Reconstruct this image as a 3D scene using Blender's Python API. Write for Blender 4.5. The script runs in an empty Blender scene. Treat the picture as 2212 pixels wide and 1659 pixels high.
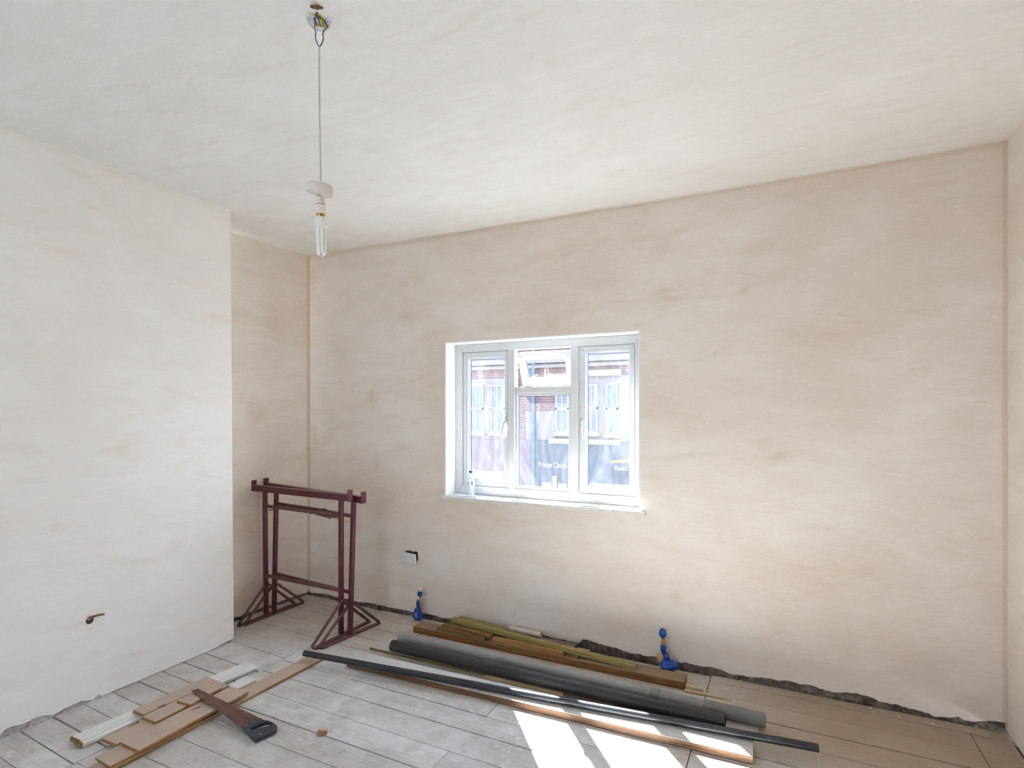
import bpy, bmesh, math, random
from mathutils import Vector, Matrix, noise

random.seed(7)
S = bpy.context.scene
COL = S.collection

# ------------------------------------------------------------------ camera, light, exposure
CAM_H = 1.8
YAW = math.radians(26.1)
FPX = 1193.0
cam_d = bpy.data.cameras.new('camera')
cam = bpy.data.objects.new('camera', cam_d)
COL.objects.link(cam)
cam.location = (0, 0, CAM_H)
cam.rotation_euler = (math.radians(90), 0, YAW)
cam_d.sensor_width = 36.0
cam_d.lens = FPX / 2212 * 36.0
cam_d.shift_y = (886 - 829.5) / 2212
cam_d.clip_start = 0.02
S.camera = cam

W = bpy.data.worlds.new('sky')
S.world = W
W.use_nodes = True
wn = W.node_tree.nodes
wl = W.node_tree.links
wn.clear()
wout = wn.new('ShaderNodeOutputWorld')
wbg = wn.new('ShaderNodeBackground')
wtc = wn.new('ShaderNodeTexCoord')
wsp = wn.new('ShaderNodeSeparateXYZ')
wmr = wn.new('ShaderNodeMapRange')
wramp = wn.new('ShaderNodeValToRGB')
wl.new(wtc.outputs['Generated'], wsp.inputs[0])
wl.new(wsp.outputs['Z'], wmr.inputs[0])
wmr.inputs[1].default_value = -0.1
wmr.inputs[2].default_value = 1.0
wl.new(wmr.outputs[0], wramp.inputs[0])
e = wramp.color_ramp.elements
e[0].position = 0.05
e[0].color = (0.86, 0.92, 1.0, 1)
e[1].position = 0.9
e[1].color = (0.45, 0.66, 1.0, 1)
wl.new(wramp.outputs[0], wbg.inputs[0])
wbg.inputs[1].default_value = 1.7
wl.new(wbg.outputs[0], wout.inputs[0])

sun_d = bpy.data.lights.new('sun', 'SUN')
sun_d.energy = 24.0
sun_d.color = (1.0, 0.97, 0.93)
sun_d.angle = math.radians(0.8)
sun = bpy.data.objects.new('sun', sun_d)
COL.objects.link(sun)
sun.location = (-6, 9, 8)
SUN_EL = math.radians(43.5)
_h = Vector((0.24, -0.287, 0)).normalized()
SUN_DIR = Vector((_h.x * math.cos(SUN_EL), _h.y * math.cos(SUN_EL), -math.sin(SUN_EL)))
sun.rotation_euler = SUN_DIR.to_track_quat('-Z', 'Y').to_euler()

S.view_settings.view_transform = 'Standard'
S.view_settings.look = 'None'
S.view_settings.gamma = 1.0
S.view_settings.use_curve_mapping = False
S.view_settings.exposure = 2.72
S.cycles.max_bounces = 14
S.cycles.diffuse_bounces = 8
S.cycles.transparent_max_bounces = 16
S.cycles.sample_clamp_indirect = 12.0

# ------------------------------------------------------------------ survey: photo pixel -> point on a real plane
VD = Vector((-math.sin(YAW), math.cos(YAW), 0))
RD = Vector((math.cos(YAW), math.sin(YAW), 0))
UD = Vector((0, 0, 1))
EYE = Vector((0, 0, CAM_H))


def ray(u, v):
    return VD + RD * ((u - 1106.0) / FPX) + UD * ((886.0 - v) / FPX)


def fl(u, v, z=0.0):
    d = ray(u, v)
    return EYE + d * ((z - CAM_H) / d.z)


def bw(u, v, y):
    d = ray(u, v)
    return EYE + d * (y / d.y)


def xw(u, v, x):
    d = ray(u, v)
    return EYE + d * (x / d.x)


def at(u, v, depth):
    return EYE + ray(u, v) * depth


def onplane(u, v, p, n):
    d = ray(u, v)
    return EYE + d * ((p - EYE).dot(n) / d.dot(n))


K = CAM_H / 1.36
D = 3.01 * K            # back wall plane
CH = 2.5 * K            # ceiling height
XR = 0.848 * K          # right wall
XB = -2.9 * K           # left wall (chimney breast face)
XA = -3.15 * K          # alcove side wall
YB = 2.911              # end of the chimney breast
YREAR = -2.3

# ------------------------------------------------------------------ materials
MATS = {}


def newmat(name):
    m = bpy.data.materials.new(name)
    m.use_nodes = True
    nt = m.node_tree
    nt.nodes.clear()
    out = nt.nodes.new('ShaderNodeOutputMaterial')
    b = nt.nodes.new('ShaderNodeBsdfPrincipled')
    nt.links.new(b.outputs[0], out.inputs[0])
    MATS[name] = m
    return m, nt, b, out


def srgb(r, g, b):
    f = lambda c: (c / 255 / 12.92) if c / 255 <= 0.04045 else ((c / 255 + 0.055) / 1.055) ** 2.4
    return (f(r), f(g), f(b), 1)


def nnoise(nt, vec, scale, detail=4, rough=0.55, dist=0.0):
    n = nt.nodes.new('ShaderNodeTexNoise')
    n.inputs['Scale'].default_value = scale
    n.inputs['Detail'].default_value = detail
    n.inputs['Roughness'].default_value = rough
    n.inputs['Distortion'].default_value = dist
    if vec is not None:
        nt.links.new(vec, n.inputs['Vector'])
    return n.outputs['Fac']


def nmap(nt, vec, scale=(1, 1, 1), rot=(0, 0, 0), loc=(0, 0, 0)):
    n = nt.nodes.new('ShaderNodeMapping')
    n.inputs['Scale'].default_value = scale
    n.inputs['Rotation'].default_value = rot
    n.inputs['Location'].default_value = loc
    nt.links.new(vec, n.inputs['Vector'])
    return n.outputs[0]


def nrange(nt, val, a, b, c=0.0, d=1.0):
    n = nt.nodes.new('ShaderNodeMapRange')
    n.interpolation_type = 'SMOOTHSTEP'
    nt.links.new(val, n.inputs[0])
    n.inputs[1].default_value = a
    n.inputs[2].default_value = b
    n.inputs[3].default_value = c
    n.inputs[4].default_value = d
    return n.outputs[0]


def nmath(nt, op, a, b=None):
    n = nt.nodes.new('ShaderNodeMath')
    n.operation = op
    for i, v in enumerate((a, b)):
        if v is None:
            continue
        if isinstance(v, (int, float)):
            n.inputs[i].default_value = v
        else:
            nt.links.new(v, n.inputs[i])
    return n.outputs[0]


def nmix(nt, fac, a, b, blend='MIX'):
    n = nt.nodes.new('ShaderNodeMix')
    n.data_type = 'RGBA'
    n.blend_type = blend
    for sock, v in ((n.inputs[0], fac), (n.inputs[6], a), (n.inputs[7], b)):
        if isinstance(v, (int, float)):
            sock.default_value = v
        elif isinstance(v, tuple):
            sock.default_value = v
        else:
            nt.links.new(v, sock)
    return n.outputs[2]


def nbump(nt, bsdf, height, strength=0.2, dist=0.01):
    n = nt.nodes.new('ShaderNodeBump')
    n.inputs['Strength'].default_value = strength
    n.inputs['Distance'].default_value = dist
    nt.links.new(height, n.inputs['Height'])
    nt.links.new(n.outputs[0], bsdf.inputs['Normal'])


def objcoord(nt):
    return nt.nodes.new('ShaderNodeTexCoord').outputs['Object']


def plaster(name, pale, mid, dark, stain, axis, spots=(), edges=(), fresh=0.0, seed=0.0):
    """Bare skim plaster: drying patches, trowel sweeps and damp stains. axis = in-plane horizontal axis."""
    m, nt, b, out = newmat(name)
    co = nmap(nt, objcoord(nt), loc=(seed, seed * 0.7, seed * 1.3))
    co0 = objcoord(nt)
    if axis == 'c':
        s1, s2, rot = (0.8, 1.0, 1.0), (1.3, 4.0, 1.0), (0, 0, math.radians(35))
    else:
        s1, s2, rot = (0.8, 0.8, 0.9), (0.8, 0.8, 2.4), (0.12, 0.10, 0)
    n1 = nnoise(nt, nmap(nt, co, s1), 1.15, 5, 0.55, 0.6)
    n2 = nnoise(nt, nmap(nt, co, s2, rot), 2.2, 6, 0.62, 1.2)
    n3 = nnoise(nt, nmap(nt, co, s2, rot), 7.0, 5, 0.65, 2.0)
    n4 = nnoise(nt, co, 90, 3, 0.6)
    f1 = nrange(nt, n1, 0.34, 0.66)
    f2 = nrange(nt, n2, 0.30, 0.8)
    col = nmix(nt, f1, mid, pale)
    col = nmix(nt, nmath(nt, 'MULTIPLY', f2, 0.40), col, dark)
    f3 = nrange(nt, n3, 0.45, 0.85)
    col = nmix(nt, nmath(nt, 'MULTIPLY', f3, 0.35), col, pale)
    n6 = nnoise(nt, nmap(nt, co, (s2[0] * 2.2, s2[1] * 2.2, s2[2] * 2.2), (rot[0] - 0.5, rot[1] + 0.4, rot[2] - 0.7)), 4.0, 6, 0.6, 3.5)
    col = nmix(nt, nrange(nt, n6, 0.56, 0.68, 0.0, 0.5 if axis == 'c' else 0.35), col, tuple(min(1.0, c * 1.06) for c in pale[:3]) + (1,))
    col = nmix(nt, nrange(nt, n6, 0.42, 0.30, 0.0, 0.35), col, dark)
    # sparse tan blotches where the skim dried unevenly
    n5 = nnoise(nt, nmap(nt, co, s2, rot, (3.1, 1.7, 5.2)), 1.5, 5, 0.6, 1.5)
    f5 = nrange(nt, n5, 0.52, 0.85)
    col = nmix(nt, nmath(nt, 'MULTIPLY', f5, 0.45), col, stain)
    n7 = nnoise(nt, nmap(nt, co, (s2[0] * 1.0, s2[1] * 1.0, s2[2] * 3.0), (rot[0] + 0.2, rot[1] - 0.15, rot[2])), 16.0, 6, 0.7, 1.0)
    col = nmix(nt, nrange(nt, n7, 0.52, 0.72, 0.0, 0.30), col, dark)
    col = nmix(nt, nrange(nt, n7, 0.46, 0.28, 0.0, 0.35), col, pale)
    acc = None
    for (p, r, amt, ax) in spots:
        d = nt.nodes.new('ShaderNodeVectorMath')
        d.operation = 'SUBTRACT'
        nt.links.new(co0, d.inputs[0])
        d.inputs[1].default_value = p
        sc = nt.nodes.new('ShaderNodeVectorMath')
        sc.operation = 'MULTIPLY'
        nt.links.new(d.outputs[0], sc.inputs[0])
        sc.inputs[1].default_value = ax
        ln = nt.nodes.new('ShaderNodeVectorMath')
        ln.operation = 'LENGTH'
        nt.links.new(sc.outputs[0], ln.inputs[0])
        dd = nmath(nt, 'ADD', ln.outputs['Value'], nmath(nt, 'MULTIPLY', nmath(nt, 'SUBTRACT', n3, 0.5), r * 1.6))
        s = nrange(nt, dd, r * 1.3, -r * 0.7, 0.0, amt * 0.8)
        acc = s if acc is None else nmath(nt, 'MAXIMUM', acc, s)
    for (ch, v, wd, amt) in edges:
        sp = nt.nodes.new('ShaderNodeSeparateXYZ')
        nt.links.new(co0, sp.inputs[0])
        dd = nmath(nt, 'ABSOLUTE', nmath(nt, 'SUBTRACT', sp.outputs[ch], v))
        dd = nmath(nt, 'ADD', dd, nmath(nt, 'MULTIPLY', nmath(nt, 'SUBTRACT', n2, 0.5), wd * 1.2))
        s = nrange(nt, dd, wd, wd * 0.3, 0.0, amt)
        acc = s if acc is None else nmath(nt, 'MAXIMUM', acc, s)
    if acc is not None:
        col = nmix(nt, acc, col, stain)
    nt.links.new(col, b.inputs['Base Color'])
    b.inputs['Roughness'].default_value = 0.75
    b.inputs['Specular IOR Level'].default_value = 0.25
    h = nmath(nt, 'ADD', nmath(nt, 'ADD', n3, nmath(nt, 'MULTIPLY', n7, 0.5)), nmath(nt, 'MULTIPLY', n4, 0.12))
    nbump(nt, b, h, 0.25, 0.006)
    return m


def simple(name, col, rough=0.5, metal=0.0, var=0.12, scale=12, bump=0.0, spec=0.5, dirt=None, dirt_amt=0.0, dirt_scale=30):
    m, nt, b, out = newmat(name)
    co = objcoord(nt)
    n = nnoise(nt, co, scale, 4, 0.6)
    dark = tuple(c * (1 - var) for c in col[:3]) + (1,)
    lite = tuple(min(1, c * (1 + var)) for c in col[:3]) + (1,)
    c = nmix(nt, nrange(nt, n, 0.3, 0.7), dark, lite)
    if dirt is not None:
        nd = nnoise(nt, co, dirt_scale, 6, 0.7)
        c = nmix(nt, nrange(nt, nd, 0.62 - dirt_amt * 0.25, 0.72, 0.0, min(1, dirt_amt * 2)), c, dirt)
    nt.links.new(c, b.inputs['Base Color'])
    b.inputs['Roughness'].default_value = rough
    b.inputs['Metallic'].default_value = metal
    b.inputs['Specular IOR Level'].default_value = spec
    if bump:
        nbump(nt, b, n, bump, 0.004)
    return m


def timber(name, base, grain, face=None, face_amt=0.0, rough=0.65, dust=None, dust_amt=0.0, bump=0.15):
    """Sawn timber with grain along local X; face = paint on the upper side only (normal facing local +Z)."""
    m, nt, b, out = newmat(name)
    tc = nt.nodes.new('ShaderNodeTexCoord')
    co = tc.outputs['Object']
    rnd = nt.nodes.new('ShaderNodeObjectInfo').outputs['Random']
    off = nt.nodes.new('ShaderNodeVectorMath')
    off.operation = 'ADD'
    cmb = nt.nodes.new('ShaderNodeCombineXYZ')
    nt.links.new(nmath(nt, 'MULTIPLY', rnd, 37.0), cmb.inputs[0])
    nt.links.new(nmath(nt, 'MULTIPLY', rnd, 11.0), cmb.inputs[1])
    nt.links.new(co, off.inputs[0])
    nt.links.new(cmb.outputs[0], off.inputs[1])
    c2 = off.outputs[0]
    g = nnoise(nt, nmap(nt, c2, (2.0, 38.0, 38.0)), 1.6, 5, 0.6, 0.8)
    l = nnoise(nt, nmap(nt, c2, (1.2, 4.0, 4.0)), 2.0, 4, 0.55)
    col = nmix(nt, nrange(nt, g, 0.35, 0.68), grain, base)
    col = nmix(nt, nrange(nt, l, 0.3, 0.75, 0.0, 0.35), col, tuple(c * 0.62 for c in base[:3]) + (1,))
    if face is not None:
        geo = nt.nodes.new('ShaderNodeVectorTransform')
        geo.vector_type = 'NORMAL'
        geo.convert_from = 'WORLD'
        geo.convert_to = 'OBJECT'
        gg = nt.nodes.new('ShaderNodeNewGeometry')
        nt.links.new(gg.outputs['True Normal'], geo.inputs[0])
        sp = nt.nodes.new('ShaderNodeSeparateXYZ')
        nt.links.new(geo.outputs[0], sp.inputs[0])
        up = nrange(nt, sp.outputs['Z'], 0.25, 0.6)
        wear = nnoise(nt, nmap(nt, c2, (3, 12, 12)), 4.0, 6, 0.7)
        wf = nrange(nt, wear, 0.80, 0.60)
        fv = nnoise(nt, nmap(nt, c2, (1.5, 6, 6)), 3.0, 4, 0.6)
        facec = nmix(nt, nrange(nt, fv, 0.3, 0.7, 0.0, 0.4), face, tuple(c * 0.75 for c in face[:3]) + (1,))
        col = nmix(nt, nmath(nt, 'MULTIPLY', nmath(nt, 'MULTIPLY', up, wf), face_amt), col, facec)
    if dust is not None:
        dn = nnoise(nt, nmap(nt, c2, (2, 5, 5)), 3.5, 6, 0.65)
        col = nmix(nt, nrange(nt, dn, 0.4, 0.66, 0.0, dust_amt), col, dust)
    nt.links.new(col, b.inputs['Base Color'])
    b.inputs['Roughness'].default_value = rough
    b.inputs['Specular IOR Level'].default_value = 0.35
    nbump(nt, b, g, bump, 0.003)
    return m


def glassmat(name, haze=0.3, streak=0.35, tint=(0.93, 0.97, 1.0, 1), fine=True):
    m, nt, b, out = newmat(name)
    nt.nodes.remove(b)
    tr = nt.nodes.new('ShaderNodeBsdfTransparent')
    tr.inputs[0].default_value = tint
    gl = nt.nodes.new('ShaderNodeBsdfGlossy')
    gl.inputs['Roughness'].default_value = 0.04
    tl = nt.nodes.new('ShaderNodeBsdfTranslucent')
    tl.inputs[0].default_value = (0.9, 0.92, 0.95, 1)
    df = nt.nodes.new('ShaderNodeBsdfDiffuse')
    df.inputs[0].default_value = (0.85, 0.87, 0.9, 1)
    mixd = nt.nodes.new('ShaderNodeMixShader')
    mixd.inputs[0].default_value = 0.4
    nt.links.new(tl.outputs[0], mixd.inputs[1])
    nt.links.new(df.outputs[0], mixd.inputs[2])
    co = objcoord(nt)
    n1 = nnoise(nt, nmap(nt, co, (5, 5, 1.6)), 1.3, 5, 0.65, 1.6)
    n2 = nnoise(nt, nmap(nt, co, (16, 16, 2.5), (0, 0.25, 0)), 1.4, 6, 0.7, 2.5)
    f = nmath(nt, 'ADD', nrange(nt, n1, 0.35, 0.75, haze * 0.45, haze * 1.5),
              nrange(nt, n2, 0.60, 0.72, 0.0, streak))
    f = nmath(nt, 'MINIMUM', f, 0.85)
    mx = nt.nodes.new('ShaderNodeMixShader')
    nt.links.new(f, mx.inputs[0])
    nt.links.new(tr.outputs[0], mx.inputs[1])
    nt.links.new(mixd.outputs[0], mx.inputs[2])
    fr = nt.nodes.new('ShaderNodeLayerWeight')
    fr.inputs[0].default_value = 0.5
    m2 = nt.nodes.new('ShaderNodeMixShader')
    nt.links.new(nmath(nt, 'ADD', nmath(nt, 'MULTIPLY', nmath(nt, 'POWER', fr.outputs['Facing'], 4.0), 0.4), 0.03), m2.inputs[0])
    nt.links.new(mx.outputs[0], m2.inputs[1])
    nt.links.new(gl.outputs[0], m2.inputs[2])
    nt.links.new(m2.outputs[0], out.inputs[0])
    return m


def clearmat(name, tint, haze):
    m, nt, b, out = newmat(name)
    nt.nodes.remove(b)
    tr = nt.nodes.new('ShaderNodeBsdfTransparent')
    tr.inputs[0].default_value = tint
    pb = nt.nodes.new('ShaderNodeBsdfPrincipled')
    pb.inputs['Base Color'].default_value = (0.85, 0.88, 0.92, 1)
    pb.inputs['Roughness'].default_value = 0.12
    n = nnoise(nt, objcoord(nt), 60, 3, 0.5)
    mx = nt.nodes.new('ShaderNodeMixShader')
    nt.links.new(nrange(nt, n, 0.3, 0.7, haze * 0.7, haze * 1.3), mx.inputs[0])
    nt.links.new(tr.outputs[0], mx.inputs[1])
    nt.links.new(pb.outputs[0], mx.inputs[2])
    nt.links.new(mx.outputs[0], out.inputs[0])
    return m


# ------------------------------------------------------------------ mesh builder
BASE = {}


class MB:
    def __init__(self):
        self.v = []
        self.f = []
        self.sm = []

    def add(self, vs, fs, smooth=False):
        o = len(self.v)
        self.v += [Vector(p) for p in vs]
        self.f += [tuple(i + o for i in f) for f in fs]
        self.sm += [smooth] * len(fs)
        return self

    def hexa(self, c):
        """c: 8 corners, 0-3 bottom ring, 4-7 top ring (same order)."""
        return self.add(c, [(3, 2, 1, 0), (4, 5, 6, 7), (0, 1, 5, 4), (1, 2, 6, 5), (2, 3, 7, 6), (3, 0, 4, 7)])

    def box(self, a, b):
        x0, y0, z0 = (min(a[i], b[i]) for i in range(3))
        x1, y1, z1 = (max(a[i], b[i]) for i in range(3))
        return self.hexa([(x0, y0, z0), (x1, y0, z0), (x1, y1, z0), (x0, y1, z0),
                          (x0, y0, z1), (x1, y0, z1), (x1, y1, z1), (x0, y1, z1)])

    def tube(self, pts, r, n=16, caps=True, r_list=None, smooth=True):
        pts = [Vector(p) for p in pts]
        rings = []
        prev = None
        for i, p in enumerate(pts):
            t = (pts[min(i + 1, len(pts) - 1)] - pts[max(i - 1, 0)]).normalized()
            if prev is None:
                up = Vector((0, 0, 1)) if abs(t.z) < 0.9 else Vector((1, 0, 0))
                x = t.cross(up).normalized()
            else:
                x = (prev - t * prev.dot(t)).normalized()
            y = t.cross(x).normalized()
            prev = x
            rr = r_list[i] if r_list else r
            rings.append([p + (x * math.cos(2 * math.pi * k / n) + y * math.sin(2 * math.pi * k / n)) * rr for k in range(n)])
        o = len(self.v)
        for rg in rings:
            self.v += rg
        for i in range(len(rings) - 1):
            for k in range(n):
                a = o + i * n + k
                b = o + i * n + (k + 1) % n
                self.f.append((a, b, b + n, a + n))
                self.sm.append(smooth)
        if caps:
            self.f.append(tuple(o + k for k in reversed(range(n))))
            self.f.append(tuple(o + (len(rings) - 1) * n + k for k in range(n)))
            self.sm += [False, False]
        return self

    def lathe(self, prof, origin, axis=(0, 0, 1), n=32, smooth=True):
        """prof: (radius, height) pairs along the axis."""
        ax = Vector(axis).normalized()
        up = Vector((0, 1, 0)) if abs(ax.y) < 0.9 else Vector((1, 0, 0))
        x = up.cross(ax).normalized()
        y = ax.cross(x).normalized()
        o = len(self.v)
        for r, h in prof:
            for k in range(n):
                a = 2 * math.pi * k / n
                self.v.append(Vector(origin) + ax * h + (x * math.cos(a) + y * math.sin(a)) * max(r, 1e-5))
        for i in range(len(prof) - 1):
            for k in range(n):
                a = o + i * n + k
                b = o + i * n + (k + 1) % n
                self.f.append((a, b, b + n, a + n))
                self.sm.append(smooth)
        return self

    def build(self, name, mat, parent=None, base=None, kind=None, bevel=0.0, seg=2):
        if parent is not None:
            b = BASE[parent.name]
        elif base is not None:
            b = Vector(base)
        else:
            b = Vector((0, 0, 0))
        me = bpy.data.meshes.new(name)
        me.from_pydata([tuple(p - b) for p in self.v], [], self.f)
        me.polygons.foreach_set('use_smooth', self.sm)
        me.update()
        bm = bmesh.new()
        bm.from_mesh(me)
        bmesh.ops.recalc_face_normals(bm, faces=bm.faces)
        bm.to_mesh(me)
        bm.free()
        if any(self.sm):
            me.set_sharp_from_angle(angle=math.radians(42))
        if mat is not None:
            me.materials.append(mat)
        o = bpy.data.objects.new(name, me)
        COL.objects.link(o)
        if parent is not None:
            o.parent = parent
            BASE[o.name] = b
        else:
            o.location = b
            BASE[o.name] = b
        if kind:
            o['kind'] = kind
        if bevel:
            md = o.modifiers.new('bevel', 'BEVEL')
            md.width = bevel
            md.segments = seg
            md.limit_method = 'ANGLE'
        return o


def tag(o, label, cat, group=None):
    o['label'] = label
    o['category'] = cat
    if group:
        o['group'] = group
    return o


def thing(name, loc, label, cat, group=None):
    o = bpy.data.objects.new(name, None)
    COL.objects.link(o)
    o.location = loc
    o.empty_display_size = 0.05
    BASE[o.name] = Vector(loc)
    return tag(o, label, cat, group)


def struct(o):
    o['kind'] = 'structure'
    return o


def extrude_along(name, a, b, prof, mat, parent=None, skew0=0.0, skew1=0.0, bevel=0.0012, rough_end=0.0, nseg=1, sag=0.0):
    """Sawn length from a to b (front top edge), profile of (y, z) with y to the left of a->b, z up; local X = length."""
    a = Vector(a)
    b = Vector(b)
    L = (b - a).length
    x = (b - a).normalized()
    y = Vector((0, 0, 1)).cross(x).normalized()
    z = x.cross(y).normalized()
    M = Matrix((x, y, z)).transposed().to_4x4()
    M.translation = a
    n = len(prof)
    vs = []
    for i in range(nseg + 1):
        t = i / nseg
        for (py, pz) in prof:
            sk = skew0 * (1 - t) + skew1 * t
            j = 0.0
            if rough_end and i in (0, nseg):
                j = random.uniform(-rough_end, rough_end)
            vs.append((L * t + sk * py + j, py, pz - sag * 4 * t * (1 - t)))
    fs = [tuple(reversed(range(n))), tuple(nseg * n + k for k in range(n))]
    for i in range(nseg):
        for k in range(n):
            p = i * n + k
            q = i * n + (k + 1) % n
            fs.append((p, q, q + n, p + n))
    me = bpy.data.meshes.new(name)
    me.from_pydata(vs, [], fs)
    bm = bmesh.new()
    bm.from_mesh(me)
    bmesh.ops.recalc_face_normals(bm, faces=bm.faces)
    bm.to_mesh(me)
    bm.free()
    me.materials.append(mat)
    o = bpy.data.objects.new(name, me)
    COL.objects.link(o)
    if parent is not None:
        o.parent = parent
        M.translation = a - BASE[parent.name]
    o.matrix_local = M
    BASE[o.name] = a
    if bevel:
        md = o.modifiers.new('bevel', 'BEVEL')
        md.width = bevel
        md.segments = 1
        md.limit_method = 'ANGLE'
    return o


def plank(name, a, b, w, th, mat, **kw):
    return extrude_along(name, a, b, [(0, 0), (0, -th), (w, -th), (w, 0)], mat, **kw)


# ------------------------------------------------------------------ material library
PALE = srgb(234, 228, 221)
MID = srgb(226, 213, 200)
DARK = srgb(214, 195, 179)
STAIN = srgb(206, 180, 148)


def wpt(u, v):
    return tuple(bw(u, v, D))


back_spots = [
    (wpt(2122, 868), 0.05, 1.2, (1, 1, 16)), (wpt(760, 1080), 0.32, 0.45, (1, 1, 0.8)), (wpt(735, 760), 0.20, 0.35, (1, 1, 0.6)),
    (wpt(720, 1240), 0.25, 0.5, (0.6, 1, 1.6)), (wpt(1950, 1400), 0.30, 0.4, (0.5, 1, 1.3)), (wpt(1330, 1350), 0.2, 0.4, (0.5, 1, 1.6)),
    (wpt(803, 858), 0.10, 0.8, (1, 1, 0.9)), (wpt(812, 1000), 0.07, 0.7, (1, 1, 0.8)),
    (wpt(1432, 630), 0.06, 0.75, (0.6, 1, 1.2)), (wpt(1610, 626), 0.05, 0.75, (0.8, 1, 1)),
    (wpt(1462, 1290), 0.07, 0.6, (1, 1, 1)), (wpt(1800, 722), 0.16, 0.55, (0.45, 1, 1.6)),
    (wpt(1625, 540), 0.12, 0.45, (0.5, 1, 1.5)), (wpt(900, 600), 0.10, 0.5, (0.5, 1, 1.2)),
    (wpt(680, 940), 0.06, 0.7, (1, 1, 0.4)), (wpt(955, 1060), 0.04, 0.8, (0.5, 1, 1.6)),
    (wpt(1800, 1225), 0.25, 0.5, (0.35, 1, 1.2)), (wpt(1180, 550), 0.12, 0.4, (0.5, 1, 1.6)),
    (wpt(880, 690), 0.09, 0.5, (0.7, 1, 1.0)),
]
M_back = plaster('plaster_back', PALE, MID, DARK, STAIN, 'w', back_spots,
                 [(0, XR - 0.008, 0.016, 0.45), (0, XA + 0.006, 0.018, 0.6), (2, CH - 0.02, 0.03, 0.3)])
M_left = plaster('plaster_left', srgb(240, 239, 236), srgb(237, 233, 228), srgb(231, 223, 214), srgb(222, 200, 176), 'w',
                 [(tuple(xw(450, 640, XB)), 0.05, 0.5, (1, 0.6, 1)), (tuple(xw(380, 685, XB)), 0.09, 0.5, (1, 0.35, 1.4)),
                  (tuple(xw(465, 850, XB)), 0.08, 0.45, (1, 0.5, 1)), (tuple(xw(120, 545, XB)), 0.14, 0.3, (1, 0.4, 1.5)),
                  (tuple(xw(185, 1344, XB)), 0.05, 0.6, (1, 0.35, 1.3))], [(2, CH - 0.02, 0.03, 0.12)], seed=4.0)
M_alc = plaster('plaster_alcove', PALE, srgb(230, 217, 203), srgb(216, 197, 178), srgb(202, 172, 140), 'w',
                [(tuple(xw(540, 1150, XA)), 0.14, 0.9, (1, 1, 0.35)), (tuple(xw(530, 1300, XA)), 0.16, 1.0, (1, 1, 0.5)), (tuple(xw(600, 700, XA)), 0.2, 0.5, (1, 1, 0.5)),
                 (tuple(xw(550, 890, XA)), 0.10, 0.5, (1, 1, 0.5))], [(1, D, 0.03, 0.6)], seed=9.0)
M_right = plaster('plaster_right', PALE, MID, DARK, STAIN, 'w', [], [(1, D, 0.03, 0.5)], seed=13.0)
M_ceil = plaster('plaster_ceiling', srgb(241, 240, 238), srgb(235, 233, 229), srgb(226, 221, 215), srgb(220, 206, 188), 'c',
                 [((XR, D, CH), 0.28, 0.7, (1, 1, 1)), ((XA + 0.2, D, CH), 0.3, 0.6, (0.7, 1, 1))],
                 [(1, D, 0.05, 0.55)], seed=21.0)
M_rubble, nt, b, out = newmat('rubble')
co = objcoord(nt)
n1 = nnoise(nt, co, 14, 6, 0.7)
n2 = nnoise(nt, co, 45, 5, 0.7)
c = nmix(nt, nrange(nt, n1, 0.35, 0.68), srgb(84, 72, 66), srgb(158, 147, 136))
c = nmix(nt, nrange(nt, n2, 0.56, 0.7, 0, 0.6), c, srgb(168, 152, 138))
nt.links.new(c, b.inputs['Base Color'])
b.inputs['Roughness'].default_value = 0.95
nbump(nt, b, nmath(nt, 'ADD', n1, n2), 0.8, 0.02)

M_sub = simple('subfloor_dirt', srgb(38, 30, 27), 0.95, var=0.3)
M_reveal = simple('reveal_white', srgb(232, 230, 226), 0.55, var=0.03, scale=6)
M_upvc = simple('upvc', srgb(212, 214, 217), 0.32, var=0.03, scale=4, dirt=srgb(190, 184, 172), dirt_amt=0.18, dirt_scale=14)
M_gasket = simple('gasket', srgb(78, 104, 134), 0.5)
M_dark = simple('shadow_gap', srgb(52, 50, 50), 0.8)
M_handle = simple('handle_metal', srgb(196, 190, 182), 0.35, 0.4, var=0.1, scale=60)
M_glass = glassmat('dirty_glass', 0.013, 0.034)
M_floor = None
m, nt, b, out = newmat('floorboard')
M_floor = m
tc = nt.nodes.new('ShaderNodeTexCoord')
rnd = nt.nodes.new('ShaderNodeObjectInfo').outputs['Random']
geo = nt.nodes.new('ShaderNodeNewGeometry').outputs['Position']
addv = nt.nodes.new('ShaderNodeVectorMath')
addv.operation = 'ADD'
cmb = nt.nodes.new('ShaderNodeCombineXYZ')
nt.links.new(nmath(nt, 'MULTIPLY', rnd, 23.0), cmb.inputs[0])
nt.links.new(nmath(nt, 'MULTIPLY', rnd, 7.0), cmb.inputs[1])
nt.links.new(tc.outputs['Object'], addv.inputs[0])
nt.links.new(cmb.outputs[0], addv.inputs[1])
cc = addv.outputs[0]
g = nnoise(nt, nmap(nt, cc, (1.5, 20, 20)), 1.6, 6, 0.66, 2.2)
blot = nnoise(nt, geo, 2.6, 6, 0.62, 0.8)
spk = nnoise(nt, geo, 26, 5, 0.72)
spk2 = nnoise(nt, geo, 70, 4, 0.7)
col = nmix(nt, nrange(nt, g, 0.32, 0.7), srgb(182, 175, 167), srgb(206, 200, 194))
col = nmix(nt, nrange(nt, blot, 0.36, 0.68, 0.0, 0.75), col, srgb(219, 217, 214))
col = nmix(nt, nrange(nt, rnd, 0.0, 1.0, 0.0, 0.30), col, srgb(162, 150, 138))
blot2 = nnoise(nt, geo, 8.0, 7, 0.7, 1.5)
col = nmix(nt, nrange(nt, blot2, 0.52, 0.68, 0.0, 0.55), col, srgb(224, 221, 217))
col = nmix(nt, nrange(nt, blot2, 0.44, 0.30, 0.0, 0.55), col, srgb(156, 144, 132))
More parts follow.
